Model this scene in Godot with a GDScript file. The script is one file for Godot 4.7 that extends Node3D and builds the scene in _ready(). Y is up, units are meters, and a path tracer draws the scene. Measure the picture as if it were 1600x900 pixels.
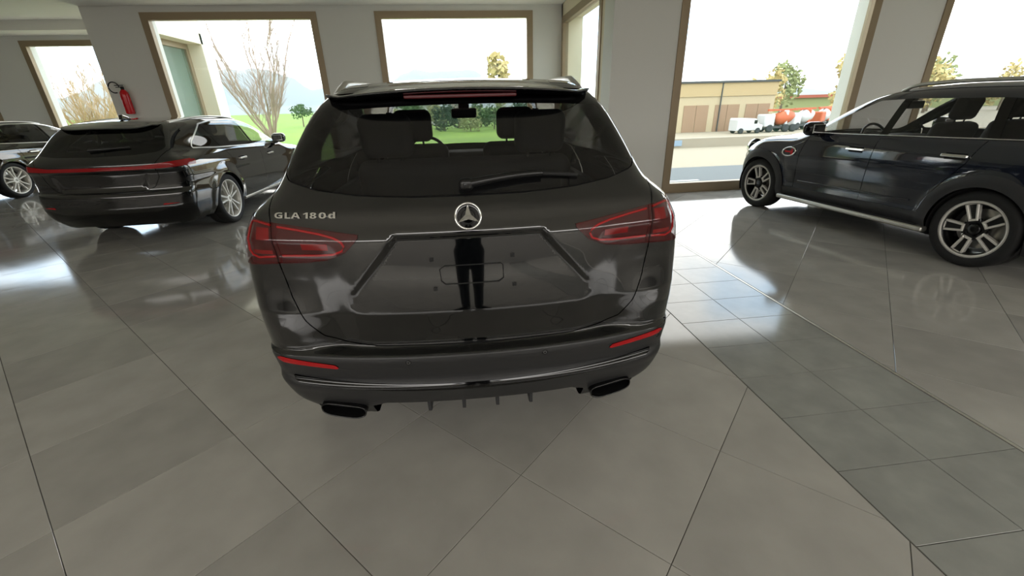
extends Node3D

const CAM_H := 1.48
const FLOOR_TILE := 0.925
var M := {}
var taken := {}

# ------------------------------------------------------------------ small helpers
class Curve1:
	var a := 0.0
	var inv := 1.0
	var v := PackedFloat32Array()
	func _init(pts: Array, smooth := 3, n := 480):
		a = pts[0][0]
		var b: float = pts[-1][0]
		inv = float(n - 1) / (b - a)
		var k := pts.size()
		var sl := []
		for i in k - 1:
			sl.append((pts[i + 1][1] - pts[i][1]) / (pts[i + 1][0] - pts[i][0]))
		var tg := []
		for i in k:
			if i == 0:
				tg.append(sl[0])
			elif i == k - 1:
				tg.append(sl[k - 2])
			elif sl[i - 1] * sl[i] <= 0.0:
				tg.append(0.0)
			else:
				tg.append(2.0 * sl[i - 1] * sl[i] / (sl[i - 1] + sl[i]))
		v.resize(n)
		var j := 0
		for i in n:
			var t: float = a + i / inv
			while j < k - 2 and t > pts[j + 1][0]:
				j += 1
			var w: float = pts[j + 1][0] - pts[j][0]
			var u: float = (t - pts[j][0]) / w
			var u2 := u * u
			var u3 := u2 * u
			v[i] = (2 * u3 - 3 * u2 + 1) * pts[j][1] + (u3 - 2 * u2 + u) * w * tg[j] + (3 * u2 - 2 * u3) * pts[j + 1][1] + (u3 - u2) * w * tg[j + 1]
		for pass_n in 2:
			var q := v.duplicate()
			for i in n:
				var sum := 0.0
				var c := 0
				for d in range(-smooth, smooth + 1):
					if i + d >= 0 and i + d < n and i - d >= 0 and i - d < n:
						sum += q[i + d]
						c += 1
				v[i] = sum / c
	func at(t: float) -> float:
		var u := clampf((t - a) * inv, 0.0, v.size() - 1.001)
		var i := int(u)
		return v[i] + (v[i + 1] - v[i]) * (u - i)

static func smax(a: float, b: float, k: float) -> float:
	var q := maxf(k - absf(a - b), 0.0)
	return maxf(a, b) + q * q / (4.0 * k)

static func sd_poly(pts: PackedVector2Array, p: Vector2) -> float:
	var n := pts.size()
	var d := 1e9
	var s := 1.0
	var j := n - 1
	for i in n:
		var e := pts[j] - pts[i]
		var w := p - pts[i]
		var b := w - e * clampf(w.dot(e) / e.length_squared(), 0.0, 1.0)
		d = minf(d, b.length_squared())
		var c1 := p.y >= pts[i].y
		var c2 := p.y < pts[j].y
		var c3 := e.x * w.y > e.y * w.x
		if (c1 and c2 and c3) or (not c1 and not c2 and not c3):
			s = -s
		j = i
	return s * sqrt(d)

static func sd_line(pts: PackedVector2Array, p: Vector2) -> float:
	var d := 1e9
	for i in pts.size() - 1:
		var e := pts[i + 1] - pts[i]
		var w := p - pts[i]
		var b := w - e * clampf(w.dot(e) / e.length_squared(), 0.0, 1.0)
		d = minf(d, b.length_squared())
	return sqrt(d)

func v2s(a: Array) -> PackedVector2Array:
	var o := PackedVector2Array()
	for q in a:
		o.append(Vector2(q[0], q[1]))
	return o

func v3s(a: Array) -> PackedVector3Array:
	var o := PackedVector3Array()
	for q in a:
		o.append(Vector3(q[0], q[1], q[2]))
	return o

func numbered(n: String) -> String:
	if not taken.has(n):
		taken[n] = 0
		return n
	taken[n] += 1
	return "%s_%03d" % [n, taken[n]]

func tag(o: Node, label: String, category := "", group := "", kind := "") -> Node:
	o.set_meta("label", label)
	if category:
		o.set_meta("category", category)
	if group:
		o.set_meta("group", group)
	if kind:
		o.set_meta("kind", kind)
	return o

func thing(called: String, label: String, category: String, at := Vector3.ZERO, turn := 0.0, group := "") -> Node3D:
	var o := Node3D.new()
	o.name = numbered(called)
	add_child(o)
	o.position = at
	o.rotation.y = turn
	tag(o, label, category, group)
	return o

func put(parent: Node, called: String, mesh: Mesh, mat: Material, xf := Transform3D.IDENTITY) -> MeshInstance3D:
	var o := MeshInstance3D.new()
	o.name = numbered(called) if parent == self else called
	o.mesh = mesh
	o.material_override = mat
	o.transform = xf
	parent.add_child(o, true)
	return o

func struct(called: String, mesh: Mesh, mat: Material, label := "", xf := Transform3D.IDENTITY) -> MeshInstance3D:
	var o := put(self, called, mesh, mat, xf)
	o.set_meta("kind", "structure")
	if label:
		o.set_meta("label", label)
	return o

# mesh collector: positions, normals, triangles
class MB:
	var P := PackedVector3Array()
	var N := PackedVector3Array()
	var T := PackedInt32Array()
	func tri(a: Vector3, b: Vector3, c: Vector3):
		var n := (c - a).cross(b - a).normalized()
		var i := P.size()
		P.append_array([a, b, c])
		N.append_array([n, n, n])
		T.append_array([i, i + 1, i + 2])
	func quad(a: Vector3, b: Vector3, c: Vector3, d: Vector3):
		var n := (c - a).cross(b - a)
		n = n.normalized() if n.length() > 1e-12 else (d - a).cross(c - a).normalized()
		var i := P.size()
		P.append_array([a, b, c, d])
		N.append_array([n, n, n, n])
		T.append_array([i, i + 1, i + 2, i, i + 2, i + 3])
	func box(lo: Vector3, hi: Vector3):
		var x0 := lo.x; var y0 := lo.y; var z0 := lo.z
		var x1 := hi.x; var y1 := hi.y; var z1 := hi.z
		quad(Vector3(x0, y0, z1), Vector3(x0, y1, z1), Vector3(x1, y1, z1), Vector3(x1, y0, z1))
		quad(Vector3(x1, y0, z0), Vector3(x1, y1, z0), Vector3(x0, y1, z0), Vector3(x0, y0, z0))
		quad(Vector3(x0, y0, z0), Vector3(x0, y1, z0), Vector3(x0, y1, z1), Vector3(x0, y0, z1))
		quad(Vector3(x1, y0, z1), Vector3(x1, y1, z1), Vector3(x1, y1, z0), Vector3(x1, y0, z0))
		quad(Vector3(x0, y1, z1), Vector3(x0, y1, z0), Vector3(x1, y1, z0), Vector3(x1, y1, z1))
		quad(Vector3(x0, y0, z0), Vector3(x0, y0, z1), Vector3(x1, y0, z1), Vector3(x1, y0, z0))
	# a grid of points with smooth normals
	func grid(g: Array, wrap_u := false, wrap_v := false, flip := false):
		var base := P.size()
		var nu := g.size()
		var nv: int = g[0].size()
		for i in nu:
			for j in nv:
				P.append(g[i][j])
				var i0 := (i - 1 + nu) % nu if wrap_u else maxi(i - 1, 0)
				var i1 := (i + 1) % nu if wrap_u else mini(i + 1, nu - 1)
				var j0 := (j - 1 + nv) % nv if wrap_v else maxi(j - 1, 0)
				var j1 := (j + 1) % nv if wrap_v else mini(j + 1, nv - 1)
				var n: Vector3 = (g[i][j1] - g[i][j0]).cross(g[i1][j] - g[i0][j])
				if n.length() < 1e-14:
					n = Vector3.UP
				n = n.normalized()
				N.append(-n if flip else n)
		for i in (nu if wrap_u else nu - 1):
			for j in (nv if wrap_v else nv - 1):
				var a := base + i * nv + j
				var b := base + ((i + 1) % nu) * nv + j
				var c := base + ((i + 1) % nu) * nv + (j + 1) % nv
				var d := base + i * nv + (j + 1) % nv
				if flip:
					T.append_array([a, c, b, a, d, c])
				else:
					T.append_array([a, b, c, a, c, d])
	func tube(path: PackedVector3Array, r, sides := 8, closed := false, flat := 1.0, up := Vector3.UP):
		var g := []
		var n := path.size()
		for i in n:
			var t: Vector3
			if closed:
				t = (path[(i + 1) % n] - path[(i - 1 + n) % n]).normalized()
			else:
				t = (path[mini(i + 1, n - 1)] - path[maxi(i - 1, 0)]).normalized()
			var u := up
			if absf(t.dot(u)) > 0.98:
				u = Vector3.RIGHT
			var sx := t.cross(u).normalized()
			var sy := sx.cross(t).normalized()
			var rr: float = r[i] if r is Array or r is PackedFloat32Array else r
			var ring := []
			for k in sides:
				var a := TAU * k / sides
				ring.append(path[i] + sx * cos(a) * rr + sy * sin(a) * rr * flat)
			g.append(ring)
		grid(g, closed, true, true)
		if not closed:
			for e in [0, n - 1]:
				for k in range(1, sides - 1):
					if e == 0:
						tri(g[e][0], g[e][k], g[e][k + 1])
					else:
						tri(g[e][0], g[e][k + 1], g[e][k])
	# revolve (r, h) about the x axis
	func lathe(prof: Array, n := 40, closed := false):
		var g := []
		for q in prof:
			var ring := []
			for k in n:
				var a := TAU * k / n
				ring.append(Vector3(q[1], cos(a) * q[0], sin(a) * q[0]))
			g.append(ring)
		grid(g, closed, true)
	# extrude a polygon in xy from z0 to z1 with a bevel on the z1 side
	func extrude(poly: PackedVector2Array, z0: float, z1: float, bevel := 0.0, back := true):
		var pl := poly
		if not Geometry2D.is_polygon_clockwise(pl):
			pl = poly.duplicate()
			pl.reverse()
		var top := pl
		if bevel > 0.0:
			var ins := PackedVector2Array()
			var n := pl.size()
			for i in n:
				var e0 := (pl[i] - pl[(i - 1 + n) % n]).normalized()
				var e1 := (pl[(i + 1) % n] - pl[i]).normalized()
				var n0 := Vector2(e0.y, -e0.x)
				var n1 := Vector2(e1.y, -e1.x)
				var m := (n0 + n1)
				m = m / maxf(m.length_squared() * 0.5, 0.25)
				ins.append(pl[i] + m * bevel * (-1.0 if (Geometry2D.is_point_in_polygon(pl[i] + m * 1e-4, pl) == false) else 1.0))
			top = ins
		var n2 := pl.size()
		for i in n2:
			var j := (i + 1) % n2
			var zb := z1 - (bevel if z1 > z0 else -bevel)
			quad(Vector3(pl[i].x, pl[i].y, z0), Vector3(pl[i].x, pl[i].y, zb), Vector3(pl[j].x, pl[j].y, zb), Vector3(pl[j].x, pl[j].y, z0))
			if bevel > 0.0:
				quad(Vector3(pl[i].x, pl[i].y, zb), Vector3(top[i].x, top[i].y, z1), Vector3(top[j].x, top[j].y, z1), Vector3(pl[j].x, pl[j].y, zb))
		var tr := Geometry2D.triangulate_polygon(top)
		for i in range(0, tr.size(), 3):
			var a := top[tr[i]]; var b := top[tr[i + 1]]; var c := top[tr[i + 2]]
			face(Vector3(a.x, a.y, z1), Vector3(b.x, b.y, z1), Vector3(c.x, c.y, z1), Vector3(0, 0, signf(z1 - z0)))
		if back:
			tr = Geometry2D.triangulate_polygon(pl)
			for i in range(0, tr.size(), 3):
				var a := pl[tr[i]]; var b := pl[tr[i + 1]]; var c := pl[tr[i + 2]]
				face(Vector3(a.x, a.y, z0), Vector3(b.x, b.y, z0), Vector3(c.x, c.y, z0), Vector3(0, 0, -signf(z1 - z0)))
	func face(a: Vector3, b: Vector3, c: Vector3, n: Vector3):
		if (c - a).cross(b - a).dot(n) < 0:
			var t := b; b = c; c = t
		tri(a, b, c)
	# box with rounded edges
	func rbox(c: Vector3, size: Vector3, r: float, seg := 3, xf := Transform3D.IDENTITY):
		var hx := size * 0.5
		r = minf(r, minf(hx.x, minf(hx.y, hx.z)) * 0.999)
		var core := hx - Vector3(r, r, r)
		var ts := []
		for i in seg + 1:
			ts.append([-1, tan(PI / 4 * (1.0 - float(i) / seg))])
		for i in seg + 1:
			ts.append([1, tan(PI / 4 * float(i) / seg)])
		for ax in 3:
			for sg in [-1.0, 1.0]:
				var base := P.size()
				var m := ts.size()
				for a in ts:
					for b in ts:
						var d := Vector3.ZERO
						var q := Vector3.ZERO
						d[ax] = sg
						d[(ax + 1) % 3] = a[0] * a[1]
						d[(ax + 2) % 3] = b[0] * b[1]
						q[ax] = sg * core[ax]
						q[(ax + 1) % 3] = a[0] * core[(ax + 1) % 3]
						q[(ax + 2) % 3] = b[0] * core[(ax + 2) % 3]
						d = d.normalized()
						P.append(xf * (c + q + d * r))
						N.append((xf.basis * d).normalized())
				for i in m - 1:
					for j in m - 1:
						var k := base + i * m + j
						if sg > 0:
							T.append_array([k, k + m + 1, k + m, k, k + 1, k + m + 1])
						else:
							T.append_array([k, k + m, k + m + 1, k, k + m + 1, k + 1])
	func add(o: MB, xf: Transform3D):
		var b := P.size()
		for p in o.P:
			P.append(xf * p)
		for n in o.N:
			N.append((xf.basis * n).normalized())
		for t in o.T:
			T.append(t + b)
	func mesh() -> ArrayMesh:
		var arr := []
		arr.resize(Mesh.ARRAY_MAX)
		arr[Mesh.ARRAY_VERTEX] = P
		arr[Mesh.ARRAY_NORMAL] = N
		arr[Mesh.ARRAY_INDEX] = T
		var m := ArrayMesh.new()
		m.add_surface_from_arrays(Mesh.PRIMITIVE_TRIANGLES, arr)
		return m

func bx(lo: Vector3, hi: Vector3) -> ArrayMesh:
	var b := MB.new()
	b.box(lo, hi)
	return b.mesh()

func rb(c: Vector3, size: Vector3, r: float, xf := Transform3D.IDENTITY) -> ArrayMesh:
	var b := MB.new()
	b.rbox(c, size, r, 3, xf)
	return b.mesh()

func std(col: Color, rough := 0.6, metal := 0.0) -> StandardMaterial3D:
	var m := StandardMaterial3D.new()
	m.albedo_color = col
	m.roughness = rough
	m.metallic = metal
	return m

func noise_tex(freq: float, lo: Color, hi: Color, seed_n: int, oct := 4, size := 512) -> NoiseTexture2D:
	var n := FastNoiseLite.new()
	n.seed = seed_n
	n.frequency = freq
	n.fractal_octaves = oct
	var t := NoiseTexture2D.new()
	t.width = size
	t.height = size
	t.seamless = true
	t.noise = n
	var g := Gradient.new()
	g.set_color(0, lo)
	g.set_color(1, hi)
	t.color_ramp = g
	return t

func glass(col: Color, alpha: float) -> StandardMaterial3D:
	var m := std(Color(col.r, col.g, col.b, alpha), 0.02)
	m.transparency = BaseMaterial3D.TRANSPARENCY_ALPHA
	m.cull_mode = BaseMaterial3D.CULL_DISABLED
	return m

# ------------------------------------------------------------------ the scene
func _ready():
	# camera: a phone held at chest height, tilted down and to the right of the building's axis
	var cam := Camera3D.new()
	cam.name = "camera"
	add_child(cam)
	cam.fov = rad_to_deg(2.0 * atan(450.0 / 660.0))
	var down := Vector3(44.0, -1530.0, -660.0).normalized()
	var up := -down
	var fz := (Vector3(0, 0, -1) - up * Vector3(0, 0, -1).dot(up)).normalized()
	var rx := fz.cross(up)
	var lens := Basis(rx, up, -fz).transposed()
	cam.transform = Transform3D(Basis(Vector3.UP, deg_to_rad(-6.5)) * lens, Vector3(0, CAM_H, 0))
	cam.near = 0.05
	cam.far = 6000.0
	cam.current = true
	var we := WorldEnvironment.new()
	we.name = "world_environment"
	var env := Environment.new()
	env.background_mode = Environment.BG_SKY
	env.tonemap_mode = Environment.TONE_MAPPER_LINEAR
	env.tonemap_exposure = 1.12
	env.volumetric_fog_enabled = true
	env.volumetric_fog_density = 0.0
	env.sdfgi_enabled = true
	env.ssao_enabled = true
	env.ssil_enabled = true
	var sky := Sky.new()
	sky.sky_material = cloudy_sky()
	env.sky = sky
	we.environment = env
	add_child(we)
	materials()
	room()
	floor_tiles()
	outdoors()
	suv()
	estate_cars()
	crossover()
	extinguisher()
	photographer()

func cloudy_sky() -> PanoramaSkyMaterial:
	var n := FastNoiseLite.new()
	n.seed = 11
	n.frequency = 1.1
	n.fractal_octaves = 5
	var w := 512
	var h := 256
	var im := Image.create(w, h, false, Image.FORMAT_RGB8)
	for j in h:
		var el := (0.5 - (j + 0.5) / h) * PI
		for i in w:
			var az := (i + 0.5) / w * TAU
			var d := Vector3(cos(el) * sin(az), sin(el), -cos(el) * cos(az))
			if d.y < -0.02:
				im.set_pixel(i, j, Color(0.52, 0.5, 0.44))
				continue
			var q := n.get_noise_3d(d.x * 2.2, d.y * 5.0, d.z * 2.2)
			var c := smoothstep(-0.22, 0.12, q)
			var blue := Color(0.70, 0.82, 0.93)
			var white := Color(0.975, 0.975, 0.96)
			im.set_pixel(i, j, blue.lerp(white, clampf(c + 0.1, 0.0, 1.0)))
	var m := PanoramaSkyMaterial.new()
	m.panorama = ImageTexture.create_from_image(im)
	m.energy_multiplier = 5.6
	return m

func materials():
	M.plaster = std(Color(0.86, 0.855, 0.83), 0.85)
	M.ceil = std(Color(0.91, 0.90, 0.87), 0.9)
	M.facade = std(Color(0.87, 0.83, 0.73), 0.85)
	M.frame = std(Color(0.60, 0.53, 0.43), 0.45, 0.3)
	M.pane = glass(Color(0.55, 0.75, 0.66), 0.10)
	M.pane.metallic_specular = 0.15
	M.backwall = std(Color(0.52, 0.51, 0.49), 0.8)
	M.grout = std(Color(0.30, 0.29, 0.26), 0.8)
	M.tiles = []
	for i in 3:
		var t := std(Color(1, 1, 1), 0.17)
		t.albedo_texture = noise_tex(0.012, Color(0.585, 0.575, 0.55).darkened(0.03 * i), Color(0.64, 0.63, 0.60).darkened(0.03 * i), 5 + i, 5)
		t.uv1_triplanar = true
		t.uv1_world_triplanar = true
		t.uv1_scale = Vector3.ONE * 0.45
		t.roughness_texture = noise_tex(0.02, Color(0.75, 0.75, 0.75), Color(1.3, 1.3, 1.3).clamp(), 31 + i, 4)
		t.roughness = 0.10
		M.tiles.append(t)
	var st := std(Color(1, 1, 1), 0.11)
	st.albedo_texture = noise_tex(0.015, Color(0.48, 0.485, 0.465), Color(0.55, 0.555, 0.53), 15, 5)
	st.uv1_triplanar = true
	st.uv1_world_triplanar = true
	st.uv1_scale = Vector3.ONE * 0.5
	M.strip = st
	M.panel = std(Color(1, 1, 1), 0.5)
	M.panel.emission_enabled = true
	M.panel.emission = Color(1.0, 0.97, 0.92)
	M.panel.emission_energy_multiplier = 0.6
	M.alu = std(Color(0.80, 0.79, 0.75), 0.35, 0.8)
	# car finishes
	var p := std(Color(0.022, 0.026, 0.03), 0.06)
	p.metallic_specular = 0.5
	p.clearcoat_enabled = true
	p.clearcoat = 1.0
	p.clearcoat_roughness = 0.02
	M.black = p
	var p2 := p.duplicate()
	p2.albedo_color = Color(0.085, 0.105, 0.15)
	M.navy = p2
	M.gloss = std(Color(0.03, 0.03, 0.032), 0.06)
	M.gap = std(Color(0.012, 0.012, 0.012), 0.9)
	M.clad = std(Color(0.16, 0.16, 0.165), 0.55)
	M.lower = std(Color(0.14, 0.14, 0.142), 0.42)
	M.rubber = std(Color(0.06, 0.06, 0.06), 0.75)
	M.chrome = std(Color(0.85, 0.85, 0.84), 0.12, 1.0)
	M.satin = std(Color(0.78, 0.77, 0.74), 0.3, 0.9)
	M.rim = std(Color(0.84, 0.83, 0.80), 0.3, 0.25)
	M.rim_black = std(Color(0.05, 0.05, 0.05), 0.3)
	M.privacy = glass(Color(0.02, 0.022, 0.025), 0.42)
	M.dark_glass = glass(Color(0.015, 0.017, 0.018), 0.9)
	M.window = glass(Color(0.05, 0.07, 0.06), 0.25)
	M.shield = glass(Color(0.10, 0.14, 0.12), 0.06)
	M.cabin = std(Color(0.07, 0.07, 0.075), 0.8)
	M.trim = std(Color(0.20, 0.20, 0.20), 0.7)
	M.headliner = std(Color(0.11, 0.11, 0.115), 0.9)
	M.belt = std(Color(0.42, 0.43, 0.42), 0.7)
	M.lens = std(Color(0.30, 0.015, 0.03), 0.05)
	M.lens.clearcoat_enabled = true
	M.brake = std(Color(0.30, 0.04, 0.06), 0.4)
	M.lens_clear = glass(Color(0.36, 0.004, 0.018), 0.38)
	M.lamp_in = std(Color(0.10, 0.012, 0.018), 0.35)
	M.guide = std(Color(0.85, 0.07, 0.10), 0.25)
	M.bar = std(Color(0.55, 0.03, 0.06), 0.1)
	M.red = std(Color(0.75, 0.05, 0.09), 0.2)
	M.reflector = std(Color(0.62, 0.03, 0.06), 0.15)
	M.mirror = std(Color(0.9, 0.9, 0.9), 0.03, 1.0)

# ------------------------------------------------------------------ the showroom: a sawtooth front of glazed bays
const BAY := 9.45
const STEP := 3.4
const WALL_T := 0.45
const SOFFIT := 3.45
const CEILING := 3.66
const PANEL := 185.0
const LIGHTS := [[0.0, 6.5, 13.0, 2.1]]

var window_count := 0

func window_unit(a: float, b: float, top: float, wall: Callable, label: String):
	# frame of four bars and a pane; wall(u, y, d) turns run, height and depth (outwards) into a point
	var w := Node3D.new()
	window_count += 1
	w.name = "window_%d" % window_count
	w.set_meta("kind", "structure")
	w.set_meta("label", label)
	add_child(w)
	var fr := MB.new()
	var f := 0.13
	for q in [[a, 0.0, b, f + 0.03], [a, top - f, b, top], [a, f + 0.03, a + f, top - f], [b - f, f + 0.03, b, top - f]]:
		var p0: Vector3 = wall.call(q[0], q[1], -0.02)
		var p1: Vector3 = wall.call(q[2], q[3], 0.1)
		fr.box(p0.min(p1), p0.max(p1))
	put(w, "frame", fr.mesh(), M.frame)
	var gl := MB.new()
	var g0: Vector3 = wall.call(a + f, f + 0.03, 0.04)
	var g1: Vector3 = wall.call(b - f, top - f, 0.05)
	gl.box(g0.min(g1), g0.max(g1))
	put(w, "pane", gl.mesh(), M.pane)
	return w

func room():
	# four bays, each 3.4 m nearer than the one to its left
	for k in range(-1, 3):
		var x0 := -7.0 + BAY * k
		var x1 := x0 + BAY
		var z := -10.5 + STEP * k
		var wall := MB.new()
		var spans := [[x0, x0 + 1.04], [x0 + 4.35, x0 + 5.5], [x0 + 8.81, x1 + (WALL_T if k < 2 else 0.3)]]
		for s in spans:
			wall.box(Vector3(s[0], -1.0, z - WALL_T), Vector3(s[1], SOFFIT, z))
		for s in [[x0 + 1.04, x0 + 4.35], [x0 + 5.5, x0 + 8.81]]:
			wall.box(Vector3(s[0], 3.34, z - WALL_T), Vector3(s[1], SOFFIT, z))
			wall.box(Vector3(s[0], -1.0, z - WALL_T), Vector3(s[1], -0.002, z))
		wall.box(Vector3(x0, SOFFIT, z - WALL_T), Vector3(x1 + (WALL_T if k < 2 else 0.3), 4.6, z))
		var side: String = ["far_left", "back_left", "back_right", "far_right"][k + 1]
		struct("wall_" + side, wall.mesh(), M.plaster, "grey plaster piers and lintels of a glazed showroom bay")
		var at_wall := func(u: float, y: float, d: float) -> Vector3: return Vector3(u, y, z - d)
		for s in [[x0 + 1.04, x0 + 4.35], [x0 + 5.5, x0 + 8.81]]:
			window_unit(s[0], s[1], 3.34, at_wall, "tall fixed window in a tan metal frame")
		# lowered ceiling strip along the glazing
		struct("ceiling_" + side, bx(Vector3(x0, SOFFIT, z), Vector3(x1, CEILING, z + 0.8)), M.ceil, "lowered ceiling strip along the windows")
		if k < 2:
			# the return wall between this bay and the next, glazed as well, its outside to the right
			var st := MB.new()
			var zb := z + STEP
			st.box(Vector3(x1, -1.0, zb - WALL_T - 0.12), Vector3(x1 + WALL_T, SOFFIT, zb - WALL_T))
			st.box(Vector3(x1, 3.2, z), Vector3(x1 + WALL_T, SOFFIT, zb - WALL_T))
			st.box(Vector3(x1, -1.0, z), Vector3(x1 + WALL_T, -0.002, zb - WALL_T))
			st.box(Vector3(x1, -0.002, z), Vector3(x1 + WALL_T, SOFFIT, z + 0.1))
			st.box(Vector3(x1, SOFFIT, z), Vector3(x1 + WALL_T, 4.6, zb - WALL_T))
			struct("wall_return_" + ["left", "middle", "right"][k + 1], st.mesh(), M.facade, "pale return wall between two glazed bays")
			var at_side := func(u: float, y: float, d: float) -> Vector3: return Vector3(x1 + d, y, u)
			window_unit(z + 0.1, zb - WALL_T - 0.12, 3.2, at_side, "glazed return between two bays, in a tan metal frame")
	var lx := -7.0 - BAY
	var rx := -7.0 + BAY * 3
	var bz := 9.0
	struct("wall_left", bx(Vector3(lx - 0.3, -0.3, -10.5 - STEP - WALL_T), Vector3(lx, 4.6, bz + 0.3)), M.backwall)
	struct("wall_rear", bx(Vector3(lx, -0.3, bz), Vector3(rx, 4.6, bz + 0.3)), M.backwall)
	struct("wall_right", bx(Vector3(rx, -0.3, -10.5 + STEP * 2), Vector3(rx + 0.3, 4.6, bz + 0.3)), M.backwall)
	# luminous ceiling field behind the photographer
	for q in LIGHTS:
		var t := thing("luminous_ceiling", "wide evenly lit white light field in the ceiling behind the photographer", "light", Vector3(q[0], CEILING, q[1]))
		var hx: float = q[2]
		var hz: float = q[3]
		var fr := MB.new()
		for e in [[-hx, -hz, hx, 0.05 - hz], [-hx, hz - 0.05, hx, hz], [-hx, 0.05 - hz, 0.05 - hx, hz - 0.05], [hx - 0.05, 0.05 - hz, hx, hz - 0.05]]:
			fr.box(Vector3(e[0], -0.02, e[1]), Vector3(e[2], 0.0, e[3]))
		put(t, "frame", fr.mesh(), M.alu)
		put(t, "diffuser", bx(Vector3(0.05 - hx, -0.012, 0.05 - hz), Vector3(hx - 0.05, -0.002, hz - 0.05)), M.panel)
		var l := AreaLight3D.new()
		l.name = "field_light"
		l.area_size = Vector2(hx * 2 - 0.1, hz * 2 - 0.1)
		l.light_energy = PANEL
		l.light_color = Color(1.0, 0.99, 0.98)
		l.area_range = 60.0
		l.shadow_enabled = true
		l.rotation.x = -PI / 2
		l.position.y = -0.03
		t.add_child(l)
	var ce := MB.new()
	for k in range(-1, 3):
		ce.box(Vector3(-7.0 + BAY * k, CEILING, -10.5 + STEP * k), Vector3(-7.0 + BAY * (k + 1), CEILING + 0.3, bz))
	struct("ceiling", ce.mesh(), M.ceil, "white showroom ceiling")
	# slot diffuser in the ceiling of the left bay
	var v := thing("ceiling_vent", "narrow dark slot air vent in the white ceiling above the windows", "vent", Vector3(-9.0, CEILING, -10.6), 0.35)
	put(v, "frame", bx(Vector3(-0.6, -0.008, -0.05), Vector3(0.6, 0.0, 0.05)), M.ceil)
	put(v, "slot", bx(Vector3(-0.56, -0.01, -0.02), Vector3(0.56, -0.008, 0.02)), M.gap)

func clip_tile(poly: PackedVector2Array, reg: PackedVector2Array) -> Array:
	return Geometry2D.intersect_polygons(poly, reg)

func tile_mesh(poly: PackedVector2Array, c: Vector2) -> MB:
	# polygon in xz about c, top at y = 0, chamfered edge, grout 6 mm below
	var b := MB.new()
	var top := PackedVector3Array()
	var mid := PackedVector3Array()
	var low := PackedVector3Array()
	var pl := Geometry2D.offset_polygon(poly, -0.0015, Geometry2D.JOIN_MITER)
	if pl.is_empty():
		return null
	var outer: PackedVector2Array = pl[0]
	var pin := Geometry2D.offset_polygon(poly, -0.0026, Geometry2D.JOIN_MITER)
	if pin.is_empty() or pin[0].size() != outer.size():
		return null
	var inner: PackedVector2Array = pin[0]
	for i in outer.size():
		top.append(Vector3(inner[i].x - c.x, 0.0, inner[i].y - c.y))
		mid.append(Vector3(outer[i].x - c.x, -0.001, outer[i].y - c.y))
		low.append(Vector3(outer[i].x - c.x, -0.006, outer[i].y - c.y))
	var n := outer.size()
	for i in range(1, n - 1):
		b.face(top[0], top[i], top[i + 1], Vector3.UP)
	for i in n:
		var j := (i + 1) % n
		b.quad(mid[i], top[i], top[j], mid[j])
		b.quad(low[i], mid[i], mid[j], low[j])
	return b

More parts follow.
